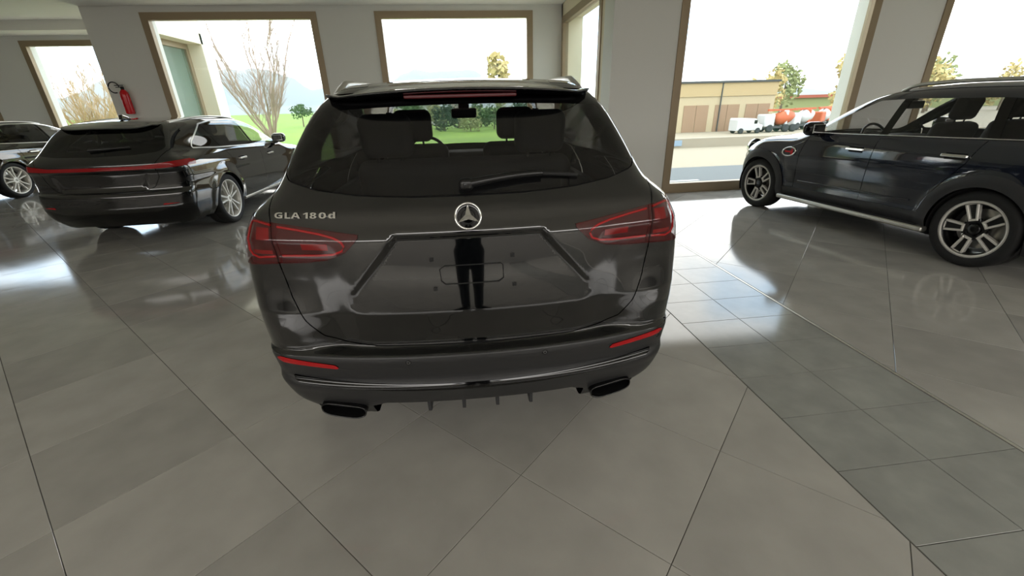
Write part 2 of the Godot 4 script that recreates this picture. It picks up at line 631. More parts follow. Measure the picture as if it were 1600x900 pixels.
func floor_tiles():
	var lx := -7.0 - BAY
	var fl := Node3D.new()
	fl.name = "floor"
	fl.set_meta("kind", "structure")
	fl.set_meta("label", "grey polished stone tile floor laid diagonally with a straight darker band")
	add_child(fl)
	var slab := MB.new()
	for k in range(-1, 3):
		slab.box(Vector3(-7.0 + BAY * k, -0.3, -10.5 + STEP * k), Vector3(-7.0 + BAY * (k + 1), -0.0035, 9.0))
	put(fl, "grout", slab.mesh(), M.grout)
	var regs := []
	for k in range(-1, 3):
		var a := -7.0 + BAY * k
		var z := -10.5 + STEP * k
		if k == 0:
			regs.append([a, z, 1.515, 9.0])
		elif k == 1:
			regs.append([2.432, z, a + BAY, 9.0])
		else:
			regs.append([a, z, a + BAY, 9.0])
	# merge neighbours so that a tile is cut only where the floor really ends
	var left_reg := v2s([[lx, -13.9], [-7.0, -13.9], [-7.0, -10.5], [1.515, -10.5], [1.515, 9.0], [lx, 9.0]])
	var right_reg := v2s([[2.432, -7.1], [11.9, -7.1], [11.9, -3.7], [21.35, -3.7], [21.35, 9.0], [2.432, 9.0]])
	var full := {}
	var tiles := []
	var a0 := 1.53
	var b0 := -1.19
	var g := FLOOR_TILE
	var cam := Vector2(0, 0)
	for i in range(-36, 36):
		for j in range(-36, 36):
			# corners from u = x - z and v = x + z
			var u0 := a0 + i * g
			var v0 := b0 + j * g
			var c := Vector2((u0 + v0 + g) * 0.5, (v0 - u0) * 0.5)
			if c.x < lx - 1 or c.x > 22.5 or c.y < -15 or c.y > 10:
				continue
			var q := PackedVector2Array([c + Vector2(-g / 2, 0), c + Vector2(0, -g / 2), c + Vector2(g / 2, 0), c + Vector2(0, g / 2)])
			for reg in [left_reg, right_reg]:
				var inside := true
				for p in q:
					if not Geometry2D.is_point_in_polygon(p, reg):
						inside = false
				if inside:
					tiles.append([c, q, 0, true])
					break
				for piece in clip_tile(q, reg):
					if piece.size() >= 3:
						tiles.append([c, piece, 0, false])
	var zz := -0.835 + 29 * 0.34
	while zz > -10.4:
		for x in [[1.518, 1.96], [1.96, 2.405]]:
			var q := v2s([[x[0], zz - 0.34], [x[1], zz - 0.34], [x[1], zz], [x[0], zz]])
			if zz - 0.34 > -10.5 and zz < 9.0:
				tiles.append([Vector2((x[0] + x[1]) / 2, zz - 0.17), q, 1, false])
		zz -= 0.34
	# nearest tiles in front of the camera are pieces of their own, the rest one body of tiles
	for t in tiles:
		var d: Vector2 = t[0]
		var ahead := -d.y * 0.99 + d.x * 0.11
		var dist := d.length()
		var off := absf(d.x + 0.11 * d.y)
		t.append(dist if (ahead > 0.2 and off < ahead * 1.25 + 0.9) else dist + 100.0)
	tiles.sort_custom(func(p, q): return p[4] < q[4])
	var rest := [MB.new(), MB.new()]
	var rng := RandomNumberGenerator.new()
	rng.seed = 4
	var shared: ArrayMesh = null
	var shared_mb: MB = null
	var strip_shared := {}
	var count := 0
	for t in tiles:
		var b: MB
		if t[3]:
			if shared_mb == null:
				shared_mb = tile_mesh(t[1], t[0])
				shared = shared_mb.mesh()
			b = shared_mb
		else:
			b = tile_mesh(t[1], t[0])
		if b == null:
			continue
		var xf := Transform3D(Basis.IDENTITY, Vector3(t[0].x, 0, t[0].y))
		if count < 300:
			count += 1
			put(fl, "tile", shared if t[3] else b.mesh(), M.strip if t[2] == 1 else M.tiles[rng.randi() % 3], xf)
		else:
			rest[t[2]].add(b, xf)
	var r0 := put(fl, "tiles_beyond", rest[0].mesh(), M.tiles[0])
	r0.set_meta("kind", "stuff")
	var r1 := put(fl, "band_tiles_beyond", rest[1].mesh(), M.strip)
	r1.set_meta("kind", "stuff")
	put(fl, "edge_strip", bx(Vector3(2.409, -0.006, -7.1), Vector3(2.428, 0.0005, 9.0)), M.alu)

func extinguisher():
	var t := thing("fire_extinguisher", "red fire extinguisher hung on the grey wall pier beside the window", "fire extinguisher", Vector3(-6.66, 1.53, -10.5 + 0.11))
	var b := MB.new()
	var g := []
	for q in [[0.0, 0.0], [0.06, 0.0], [0.078, 0.02], [0.078, 0.36], [0.07, 0.41], [0.04, 0.45], [0.028, 0.46], [0.0, 0.46]]:
		var ring := []
		for k in 24:
			ring.append(Vector3(cos(TAU * k / 24) * q[0], q[1], sin(TAU * k / 24) * q[0]))
		g.append(ring)
	b.grid(g, false, true)
	put(t, "cylinder", b.mesh(), M.red)
	var v := MB.new()
	v.rbox(Vector3(0, 0.49, 0), Vector3(0.05, 0.06, 0.05), 0.012)
	v.rbox(Vector3(-0.05, 0.54, 0), Vector3(0.16, 0.014, 0.028), 0.006)
	v.rbox(Vector3(-0.05, 0.505, 0), Vector3(0.13, 0.012, 0.026), 0.005)
	put(t, "valve", v.mesh(), M.rubber)
	var h := MB.new()
	var pts := PackedVector3Array()
	for i in 15:
		var a := PI * i / 14.0
		pts.append(Vector3(-0.03 - 0.10 * (1 - cos(a * 1.6)), 0.50 + sin(a * 1.6) * 0.10, 0.03))
	h.tube(pts, 0.011, 8)
	put(t, "hose", h.mesh(), M.rubber)
	put(t, "bracket", bx(Vector3(-0.02, 0.2, -0.11), Vector3(0.02, 0.42, -0.078)), M.satin)

# ------------------------------------------------------------------ what the windows look out on
const GROUND := -1.0

func leaves(rng: RandomNumberGenerator, b: MB, c: Vector3, r: Vector3, n: int, size: float):
	for i in n:
		var d := Vector3(rng.randfn(), rng.randfn(), rng.randfn()).normalized() * pow(rng.randf(), 0.4)
		var p := c + d * r
		var s := size * rng.randf_range(0.6, 1.4)
		var q := Basis(Vector3(rng.randfn(), rng.randfn(), rng.randfn()).normalized(), rng.randf() * TAU)
		b.quad(p + q * Vector3(-s, 0, 0), p + q * Vector3(0, s * 0.55, 0), p + q * Vector3(s, 0, 0), p + q * Vector3(0, -s * 0.55, 0))

func leafy(called: String, label: String, cat: String, at: Vector3, h: float, w: float, mat: Material, seed_n: int, n := 900, trunk := 0.25, group := ""):
	var rng := RandomNumberGenerator.new()
	rng.seed = seed_n
	var t := thing(called, label, cat, at, 0.0, group)
	var tr := MB.new()
	tr.tube(PackedVector3Array([Vector3.ZERO, Vector3(0.02 * h, h * 0.4, 0), Vector3(0, h * 0.75, 0.01 * h)]), [0.03 * h, 0.022 * h, 0.008 * h], 6)
	put(t, "trunk", tr.mesh(), M.bark)
	var b := MB.new()
	var lumps := 9
	for i in lumps:
		var a := TAU * i / lumps + rng.randf()
		var e := rng.randf_range(0.15, 0.85)
		var rr := w * 0.32 * sin(PI * clampf(e * 0.8 + 0.15, 0, 1))
		leaves(rng, b, Vector3(cos(a) * rr, h * (trunk + (1 - trunk) * e), sin(a) * rr), Vector3(w * 0.26, h * (1 - trunk) * 0.25, w * 0.26), n / lumps, 0.045 * maxf(h, w))
	put(t, "foliage", b.mesh(), mat)
	return t

func bare_tree(called: String, label: String, at: Vector3, h: float, spread: float, mat: Material, seed_n: int, stems := 7, group := ""):
	var rng := RandomNumberGenerator.new()
	rng.seed = seed_n
	var t := thing(called, label, "tree", at, 0.0, group)
	var tr := MB.new()
	var tw := MB.new()
	tr.tube(PackedVector3Array([Vector3.ZERO, Vector3(0, h * 0.08, 0), Vector3(0, h * 0.2, 0)]), [0.016 * h, 0.014 * h, 0.01 * h], 7)
	for i in stems:
		var a := TAU * i / stems + rng.randf() * 0.6
		var lean := spread * rng.randf_range(0.25, 1.0)
		var hh := h * rng.randf_range(0.72, 1.0)
		var path := PackedVector3Array()
		var rad := []
		for k in 7:
			var u := k / 6.0
			path.append(Vector3(cos(a) * lean * pow(u, 0.8) + rng.randf_range(-0.02, 0.02) * h, h * 0.12 + (hh - h * 0.12) * u, sin(a) * lean * pow(u, 0.8)))
			rad.append(0.006 * h * (1.0 - u) + 0.0008 * h)
		tr.tube(path, rad, 5)
		for k in 34:
			var u := rng.randf_range(0.12, 0.95)
			var fi := u * 6.0
			var ii := int(fi)
			var p0 := path[ii].lerp(path[ii + 1], fi - ii)
			var a2 := a + rng.randf_range(-1.8, 1.8)
			var ln := h * rng.randf_range(0.08, 0.26) * (1.1 - u)
			var d := Vector3(cos(a2) * 0.55, 1.0, sin(a2) * 0.55).normalized()
			var p1 := p0 + d * ln
			tw.tube(PackedVector3Array([p0, (p0 + p1) * 0.5 + Vector3(0, ln * 0.05, 0), p1]), [0.0018 * h, 0.0013 * h, 0.0006 * h], 3)
			for m in 3:
				var a3 := rng.randf() * TAU
				var q0 := p0.lerp(p1, rng.randf_range(0.3, 0.9))
				tw.tube(PackedVector3Array([q0, q0 + (d + Vector3(cos(a3), 0.3, sin(a3)) * 0.6) * ln * 0.45]), [0.001 * h, 0.0005 * h], 3)
	put(t, "trunk", tr.mesh(), mat)
	put(t, "twigs", tw.mesh(), mat)
	return t

func hills(called: String, label: String, z: float, x0: float, x1: float, base: float, amp: float, freq: float, seed_n: int, mat: Material):
	var n := FastNoiseLite.new()
	n.seed = seed_n
	n.frequency = freq
	n.fractal_octaves = 4
	var g := []
	var steps := 90
	for i in steps + 1:
		var x := lerpf(x0, x1, i / float(steps))
		var hh := base + amp * n.get_noise_1d(x)
		var row := []
		for k in 9:
			var u := k / 8.0
			var e := 1.0 - absf(u * 2.0 - 1.0)
			row.append(Vector3(x, -20.0 + (hh + 20.0) * smoothstep(0.0, 1.0, e) + n.get_noise_2d(x, u * 900.0) * amp * 0.12 * e, z + (0.5 - u) * 900.0))
		g.append(row)
	var b := MB.new()
	b.grid(g)
	var o := put(self, called, b.mesh(), mat)
	tag(o, label, "hills", "", "structure")

func outdoors():
	M.bark = std(Color(0.406, 0.343, 0.281), 0.9)
	M.twig = std(Color(0.608, 0.530, 0.468), 0.9)
	M.twig2 = std(Color(0.671, 0.562, 0.406), 0.9)
	M.leaf = std(Color(0.234, 0.328, 0.156), 0.8)
	M.leaf2 = std(Color(0.50, 0.52, 0.33), 0.8)
	M.leaf_dark = std(Color(0.156, 0.234, 0.148), 0.8)
	M.leaf_yellow = std(Color(0.68, 0.61, 0.40), 0.8)
	var grass := std(Color(1, 1, 1), 0.95)
	grass.albedo_texture = noise_tex(0.01, Color(0.31, 0.43, 0.03), Color(0.41, 0.52, 0.06), 8, 5)
	grass.uv1_triplanar = true
	grass.uv1_world_triplanar = true
	grass.uv1_scale = Vector3.ONE * 0.02
	M.grass = grass
	var gravel := std(Color(1, 1, 1), 0.95)
	gravel.albedo_texture = noise_tex(0.05, Color(0.48, 0.44, 0.36), Color(0.57, 0.53, 0.45), 9, 4)
	gravel.uv1_triplanar = true
	gravel.uv1_world_triplanar = true
	gravel.uv1_scale = Vector3.ONE * 0.2
	M.gravel = gravel
	var road := std(Color(1, 1, 1), 0.9)
	road.albedo_texture = noise_tex(0.05, Color(0.29, 0.30, 0.30), Color(0.35, 0.36, 0.36), 10, 4)
	road.uv1_triplanar = true
	road.uv1_world_triplanar = true
	road.uv1_scale = Vector3.ONE * 0.3
	M.road = road
	M.hill = std(Color(0.27, 0.33, 0.25), 1.0)
	M.hill2 = std(Color(0.33, 0.37, 0.27), 1.0)
	M.ware = std(Color(0.63, 0.55, 0.40), 0.9)
	M.ware2 = std(Color(0.65, 0.59, 0.47), 0.9)
	M.garage = std(Color(0.53, 0.42, 0.32), 0.7)
	M.white = std(Color(0.686, 0.686, 0.671), 0.4)
	M.orange = std(Color(0.647, 0.296, 0.133), 0.6)
	M.roof_red = std(Color(0.562, 0.281, 0.203), 0.8)
	M.low_wall = std(Color(0.56, 0.52, 0.45), 0.9)
	var gnd := struct("ground", bx(Vector3(-1500, GROUND - 2.0, -1700), Vector3(1500, GROUND - 0.02, 400)), M.grass, "bright green field outside the showroom")
	gnd.set_meta("category", "field")
	struct("lawn_edge", bx(Vector3(-60, GROUND - 1.0, -20.0), Vector3(4.5, GROUND, -13.2)), M.gravel, "pale gravel strip between the showroom and the field")
	struct("forecourt", bx(Vector3(-60, GROUND - 1.0, -13.2), Vector3(120, GROUND, 60)), M.gravel, "pale gravel forecourt around the showroom")
	struct("road", bx(Vector3(4.5, GROUND - 1.0, -16.6), Vector3(120, GROUND + 0.01, -13.2)), M.road, "grey asphalt road outside the right-hand windows")
	struct("verge", bx(Vector3(4.5, GROUND - 1.0, -34.0), Vector3(120, GROUND, -16.6)), M.gravel, "sandy gravel verge beyond the road")
	struct("yard", bx(Vector3(8, GROUND - 1.0, -120.0), Vector3(160, GROUND - 0.004, -34.0)), M.gravel, "sandy yard around the warehouse")
	for k in 6:
		var o := put(self, "road_marking", bx(Vector3(5.0 + k * 5, GROUND + 0.01, -13.75), Vector3(8.0 + k * 5, GROUND + 0.016, -13.6)), M.white)
		tag(o, "white painted dash on the grey road outside", "road marking", "white dashes on the road")
	hills("hills_far", "pale blue mountains on the horizon", -2000, -2600, 120, 135, 130, 0.0016, 3, M.hill)
	hills("hills_near", "hazy low hills on the horizon", -1500, -1900, 2600, 26, 22, 0.003, 6, M.hill2)
	# damp air between the field and the mountains
	var haze := FogVolume.new()
	haze.name = "valley_haze"
	haze.shape = RenderingServer.FOG_VOLUME_SHAPE_BOX
	haze.size = Vector3(6000, 115, 340)
	haze.position = Vector3(0, 38, -870)
	var fm := FogMaterial.new()
	fm.density = 0.0022
	fm.albedo = Color(0.93, 0.96, 1.0)
	haze.material = fm
	add_child(haze)
	tag(haze, "thin pale haze lying before the far mountains", "haze", "", "structure")
	# warehouse across the road
	var w := thing("warehouse", "flat-roofed beige warehouse with wide garage doors across the road", "building", Vector3(17.0, GROUND, -36.0))
	var wl := MB.new()
	wl.box(Vector3(0, 0, -14), Vector3(9.9, 3.85, 0))
	put(w, "wall", wl.mesh(), M.ware2)
	put(w, "fascia", bx(Vector3(-0.05, 2.75, -14), Vector3(9.95, 3.75, 0.08)), M.ware)
	put(w, "roof_edge", bx(Vector3(-0.15, 3.75, -14.1), Vector3(10.05, 3.9, 0.2)), M.trim)
	for k in 4:
		var dx := -0.9 + k * 2.75
		if dx < 0.1:
			dx = 0.1
		var wd := 2.2 if k > 0 else 1.2
		for m in 2:
			var leaf := put(w, "garage_door", bx(Vector3(dx + m * wd / 2 + 0.02, 0, 0.0), Vector3(dx + (m + 1) * wd / 2 - 0.02, 2.1, 0.05)), M.garage)
			leaf.name = "garage_door" if k == 0 and m == 0 else "garage_door_%03d" % (k * 2 + m)
	put(w, "drain_pipe", bx(Vector3(4.95, 0, 0.08), Vector3(5.03, 3.75, 0.14)), M.trim)
	var lw := put(self, "boundary_wall", bx(Vector3(8, GROUND, -24.3), Vector3(60, GROUND + 0.5, -24.0)), M.low_wall)
	tag(lw, "low pale concrete boundary wall beyond the road", "wall")
	var ps := put(self, "notice_board", bx(Vector3(12.1, GROUND + 0.12, -23.99), Vector3(12.7, GROUND + 0.42, -23.95)), std(Color(0.484, 0.562, 0.624), 0.6))
	tag(ps, "small pale blue notice on the low boundary wall", "notice")
	# white van by the warehouse
	var vn := thing("van", "white delivery van parked beside the warehouse", "van", Vector3(22.6, GROUND, -33.0), 0.0)
	vn.scale = Vector3.ONE * 0.62
	var vb := MB.new()
	vb.extrude(v2s([[-1.7, 0.35], [1.75, 0.35], [1.8, 0.95], [1.25, 1.12], [0.75, 1.75], [-1.6, 1.85], [-1.72, 1.6]]), -0.85, 0.85, 0.06)
	put(vn, "body", vb.mesh(), M.white)
	put(vn, "windscreen", bx(Vector3(0.55, 1.15, -0.86), Vector3(0.95, 1.55, 0.86)), M.gloss)
	for q in [[-1.1, 0.8], [1.15, 0.8], [-1.1, -0.8], [1.15, -0.8]]:
		var wm := MB.new()
		wm.lathe([[0.0, -0.1], [0.33, -0.1], [0.33, 0.1], [0.0, 0.1]], 16)
		put(vn, "wheel", wm.mesh(), M.rubber, Transform3D(Basis(Vector3.UP, PI / 2), Vector3(q[0], 0.33, q[1])))
	# concrete mixer lorries, orange and white
	for k in 3:
		var ml := thing("mixer_lorry", ["orange and white concrete mixer lorry beside the van", "white concrete mixer lorry with an orange chute behind the first", "orange boom lorry at the end of the row"][k], "lorry", Vector3(25.6 + k * 3.3, GROUND, -33.4 - k * 1.6), 0.25 * k)
		ml.scale = Vector3.ONE * 0.72
		var cab := MB.new()
		cab.rbox(Vector3(-1.5, 1.2, 0), Vector3(1.2, 1.3, 1.5), 0.15)
		put(ml, "cab", cab.mesh(), M.white if k != 2 else M.orange)
		var dr := MB.new()
		dr.lathe([[0.2, -1.1], [0.6, -0.9], [0.75, -0.2], [0.62, 0.6], [0.35, 1.1], [0.0, 1.1]], 20)
		put(ml, "drum", dr.mesh(), M.orange if k == 0 else M.white, Transform3D(Basis(Vector3.BACK, 0.22), Vector3(0.6, 1.45, 0)))
		put(ml, "drum_band", rb(Vector3(0.55, 1.45, 0), Vector3(0.28, 1.52, 1.3), 0.1), M.white if k == 0 else M.orange)
		put(ml, "chassis", bx(Vector3(-2, 0.4, -0.6), Vector3(2, 0.62, 0.6)), M.trim)
		put(ml, "boom", bx(Vector3(-1.4, 2.15, -0.12), Vector3(2.1, 2.35, 0.12)), M.orange)
		for q in [[-1.4, 0.65], [0.5, 0.65], [1.4, 0.65], [-1.4, -0.65], [0.5, -0.65], [1.4, -0.65]]:
			var wm := MB.new()
			wm.lathe([[0.0, -0.12], [0.4, -0.12], [0.4, 0.12], [0.0, 0.12]], 16)
			put(ml, "wheel", wm.mesh(), M.rubber, Transform3D(Basis(Vector3.UP, PI / 2), Vector3(q[0], 0.4, q[1])))
	# long low shed with a red roof far to the right
	var sh := thing("shed", "long low shed with a dull red roof behind the trees on the right", "building", Vector3(60, GROUND, -78))
	put(sh, "wall", bx(Vector3(0, 0, -6), Vector3(70, 2.4, 0)), M.leaf2)
	put(sh, "roof", bx(Vector3(-0.5, 2.4, -6.5), Vector3(70.5, 2.9, 0.5)), M.roof_red)
	for k in 7:
		leafy("roadside_tree", ("yellowing loose tree" if k % 2 == 0 else "pale green loose tree") + " in the row in front of the red-roofed shed", "tree", Vector3(42.0 + k * 6.2, GROUND, -58.0 - (k % 2) * 5.0), 6.0 + (k % 3) * 1.0, 4.6, M.leaf_yellow if k % 2 == 0 else M.leaf2, 60 + k, 700, 0.1, "yellowing trees before the shed")
	# field side
	bare_tree("bare_tree", "tall bare many-stemmed tree in the field outside the window", Vector3(-10.4, GROUND, -27.0), 8.6, 3.2, M.twig, 21, 12)
	bare_tree("bare_tree", "slender bare tree standing far behind the tall one", Vector3(0.5, GROUND, -69.0), 7.0, 2.4, M.twig, 22, 6)
	bare_tree("bare_bush", "tan leafless bush outside the leftmost window", Vector3(-19.4, GROUND, -27.0), 5.6, 2.9, M.twig2, 23, 26)
	bare_tree("bare_bush", "orange-tan leafless bush beside the pier, outside the leftmost window", Vector3(-15.2, GROUND, -24.5), 5.2, 2.5, M.twig2, 24, 24)
	leafy("field_bush", "straw-coloured low scrub outside the leftmost window", "bush", Vector3(-17.6, GROUND, -20.0), 1.7, 3.4, M.leaf_yellow, 25, 900, 0.0)
	leafy("field_tree", "small round green tree alone in the field", "tree", Vector3(-27.0, GROUND, -85.0), 3.9, 3.6, M.leaf, 26, 700, 0.35)
	leafy("field_tree", "bare-topped yellow tree rising behind the roof of the black car", "tree", Vector3(6.6, GROUND, -68.0), 9.8, 3.2, M.leaf_yellow, 27, 500, 0.3)
	for k in 9:
		leafy("hedge_shrub", ["dark green", "pale grey-green", "mid green"][k % 3] + " shrub in the hedge at the end of the field", "shrub", Vector3(-10.0 + k * 2.9, GROUND, -50.0 - (k % 2) * 3.2), 2.4 + 0.6 * ((k * 5) % 4) / 2.0, 2.6, [M.leaf_dark, M.leaf2, M.leaf][k % 3], 40 + k, 800, 0.0, "shrubs of the hedge across the field")
	for k in 9:
		leafy("hedge_shrub", ["olive", "deep green", "pale green"][k % 3] + " taller shrub in the second row of the hedge", "shrub", Vector3(-11.6 + k * 3.0, GROUND, -58.5 - (k % 2) * 2.6), 3.1 + 0.4 * (k % 3), 2.9, [M.leaf2, M.leaf_dark, M.leaf][k % 3], 80 + k, 900, 0.0, "second row of the hedge across the field")
	var hs := thing("house", "low white farmhouse with an orange roof beyond the hedge", "building", Vector3(-12.5, GROUND, -72.0))
	put(hs, "wall", bx(Vector3(0, 0, -5), Vector3(9.5, 3.0, 0)), M.white)
	var rf := MB.new()
	rf.extrude(v2s([[0.6, 3.0], [-5.6, 3.0], [-2.5, 4.4]]), -0.4, 9.9)
	put(hs, "roof", rf.mesh(), M.roof_red, Transform3D(Basis(Vector3(0, 0, 1), Vector3(0, 1, 0), Vector3(1, 0, 0)), Vector3.ZERO))
	for k in 3:
		put(hs, "window", bx(Vector3(1.2 + k * 3.0, 1.0, 0.0), Vector3(2.2 + k * 3.0, 2.1, 0.04)), M.gloss)

# ------------------------------------------------------------------ car bodies: one smooth shell, then cut into panels, glass and lamps
# coordinates of a shell: x to the side (right half), y up, z = distance ahead of the tail
class Shell:
	var top: Curve1      # roof, windscreen and bonnet line over s
	var rear: Curve1     # tail line over height
	var front: Curve1
	var wide: Curve1     # half width over height
	var plan: Curve1     # factor over s below the waist
	var cabin: Curve1    # factor over s above the waist
	var crease: Curve1 = null
	var waist := 1.15
	var crown := 0.06
	var rear_bow := 0.12
	var front_bow := 0.22
	var k_side := 0.12
	var k_rear := 0.14
	var k_front := 0.25
	var bottom := 0.2
	var dent: Callable
	var has_dent := false
	var flares := []     # [s, y, r, width, out]
	var P := PackedVector3Array()
	var N := PackedVector3Array()
	var edge := {}

	func F(x: float, y: float, s: float) -> float:
		var w := wide.at(y)
		var q := smoothstep(waist - 0.05, waist + 0.05, y)
		w *= lerpf(plan.at(s), cabin.at(s), q)
		for f in flares:
			var r: float = Vector2(s - f[0], y - f[1]).length() - f[2]
			w += f[4] * smoothstep(f[3], 0.0, absf(r)) if r > 0.0 else f[4]* smoothstep(-0.2, 0.0, r)
		var a := x - w
		var b := y - (top.at(s) - crown * x * x)
		var xb := x * 1.25
		var c := rear.at(y) + rear_bow * xb * xb * (0.65 + 0.35 * xb) - s
		if has_dent:
			c += dent.call(x, y)
		var d := s - (front.at(y) - front_bow * xb * xb * (0.5 + 0.5 * xb))
		var f := Shell.sm(a, b, k_side)
		f = Shell.sm(f, c, k_rear)
		f = Shell.sm(f, d, k_front)
		return maxf(f, bottom - y)
	static func sm(a: float, b: float, k: float) -> float:
		var q := maxf(k - absf(a - b), 0.0)
		return maxf(a, b) + q * q / (4.0 * k)

	func hit(o: Vector3, d: Vector3) -> Vector3:
		var t0 := 0.0
		var f0 := F(o.x, o.y, o.z)
		var t1 := -f0 * 0.8
		for i in 14:
			var p := o + d * t1
			var f1 := F(absf(p.x), p.y, p.z)
			if absf(f1) < 1e-4:
				break
			var g := clampf((f1 - f0) / (t1 - t0), 0.3, 3.0) if absf(t1 - t0) > 1e-7 else 1.0
			t0 = t1
			f0 = f1
			t1 = t1 - clampf(f1 / g, -0.25, 0.25)
		return o + d * t1

	func normal(p: Vector3) -> Vector3:
		var e := 0.003
		var n := Vector3(
			F(p.x + e, p.y, p.z) - F(absf(p.x - e), p.y, p.z) if p.x > 1e-5 else 0.0,
			F(p.x, p.y + e, p.z) - F(p.x, p.y - e, p.z),
			F(p.x, p.y, p.z + e) - F(p.x, p.y, p.z - e))
		return n.normalized()

	# point of the tail at (x, y) and of the flank at (s, y)
	func on_tail(x: float, y: float) -> Vector3:
		var p := hit(Vector3(absf(x), y, 0.55), Vector3(0, 0, -1))
		return p
	func on_side(s: float, y: float) -> Vector3:
		return hit(Vector3(0.3, y, s), Vector3(1, 0, 0))
	func on_top(x: float, s: float) -> Vector3:
		return hit(Vector3(x, 0.9, s), Vector3(0, 1, 0))

	func spread(v: float, lo: float, hi: float, m: float) -> float:
		if v > hi - m:
			return pow((v - hi + m) / m, 2.0)
		if v < lo + m:
			return -pow((lo + m - v) / m, 2.0)
		return 0.0

	func build(xs: Array, ys: Array, ss: Array) -> PackedInt32Array:
		var T := PackedInt32Array()
		var cx: float = xs[-1]
		var y1: float = ys[0]
		var y2: float = ys[-1]
		var s1: float = ss[0]
		var s2: float = ss[-1]
		for face in 4:
			var us: Array = [xs, ss, xs, xs][face]
			var vs: Array = [ys, ys, ss, ys][face]
			var base := P.size()
			for u in us:
				for v in vs:
					var o: Vector3
					var d: Vector3
					match face:
						0:
							o = Vector3(u, v, s1)
							d = Vector3(spread(u, -9, cx, 0.3), spread(v, y1, y2, 0.25), -1)
						1:
							o = Vector3(cx, v, u)
							d = Vector3(1, spread(v, y1, y2, 0.25), spread(u, s1, s2, 0.3))
						2:
							o = Vector3(u, y2, v)
							d = Vector3(spread(u, -9, cx, 0.3), 1, spread(v, s1, s2, 0.3))
						3:
							o = Vector3(u, v, s2)
							d = Vector3(spread(u, -9, cx, 0.3), spread(v, y1, y2, 0.25), 1)
					var p := hit(o, d.normalized())
					P.append(p)
					N.append(normal(p))
			var nv := vs.size()
			for i in us.size() - 1:
				for j in nv - 1:
					var a := base + i * nv + j
					T.append_array([a, a + nv, a + nv + 1, a, a + nv + 1, a + 1])
		return T

	func cut(tris: PackedInt32Array, fn: Callable) -> Array:
		var inn := PackedInt32Array()
		var out := PackedInt32Array()
		var dist := {}
		var made := {}
		for t in range(0, tris.size(), 3):
			var id := [tris[t], tris[t + 1], tris[t + 2]]
			var dd := [0.0, 0.0, 0.0]
			var neg := 0
			for k in 3:
				var i: int = id[k]
				var q = dist.get(i)
				if q == null:
					q = fn.call(P[i])
					dist[i] = q
				dd[k] = q
				if q < 0.0:
					neg += 1
			if neg == 3:
				inn.append_array(id)
			elif neg == 0:
				out.append_array(id)
			else:
				var pin := []
				var pout := []
				for k in 3:
					var a: int = id[k]
					var b: int = id[(k + 1) % 3]
					var da: float = dd[k]
					var db: float = dd[(k + 1) % 3]
					if da < 0.0:
						pin.append(a)
					else:
						pout.append(a)
					if (da < 0.0) != (db < 0.0):
						var key := mini(a, b) * 4000000 + maxi(a, b)
						var m: int
						if made.has(key):
							m = made[key]
						else:
							var w := clampf(da / (da - db), 0.0, 1.0)
							m = P.size()
							P.append(P[a].lerp(P[b], w))
							N.append(N[a].lerp(N[b], w).normalized())
							made[key] = m
						pin.append(m)
						pout.append(m)
				for k in range(1, pin.size() - 1):
					inn.append_array([pin[0], pin[k], pin[k + 1]])
				for k in range(1, pout.size() - 1):
					out.append_array([pout[0], pout[k], pout[k + 1]])
		return [inn, out]

	# a thin band along a line seen from the side: split the shell along the line first, then widen
	func cut_line(tris: PackedInt32Array, pts: Array, half: float, xmin: float) -> Array:
		var pl := PackedVector2Array()
		var lo := Vector2(9, 9)
		var hi := Vector2(-9, -9)
		for q in pts:
			var v := Vector2(q[0], q[1])
			pl.append(v)
			lo = lo.min(v)
			hi = hi.max(v)
		lo -= Vector2(0.12, 0.12)
		hi += Vector2(0.12, 0.12)
		var signed := func(p: Vector3) -> float:
			if p.x < xmin or p.z < lo.x or p.z > hi.x or p.y < lo.y or p.y > hi.y:
				return 0.12
			var q := Vector2(p.z, p.y)
			var best := 1e9
			var sg := 1.0
			for i in pl.size() - 1:
				var e := pl[i + 1] - pl[i]
				var w := q - pl[i]
				var d := (w - e * clampf(w.dot(e) / e.length_squared(), 0.0, 1.0)).length()
				if d < best:
					best = d
					sg = 1.0 if e.cross(w) >= 0.0 else -1.0
			return best * sg
		var two := cut(tris, signed)
		var all := PackedInt32Array(two[0])
		all.append_array(two[1])
		return cut(all, func(p: Vector3) -> float: return absf(signed.call(p)) - half)

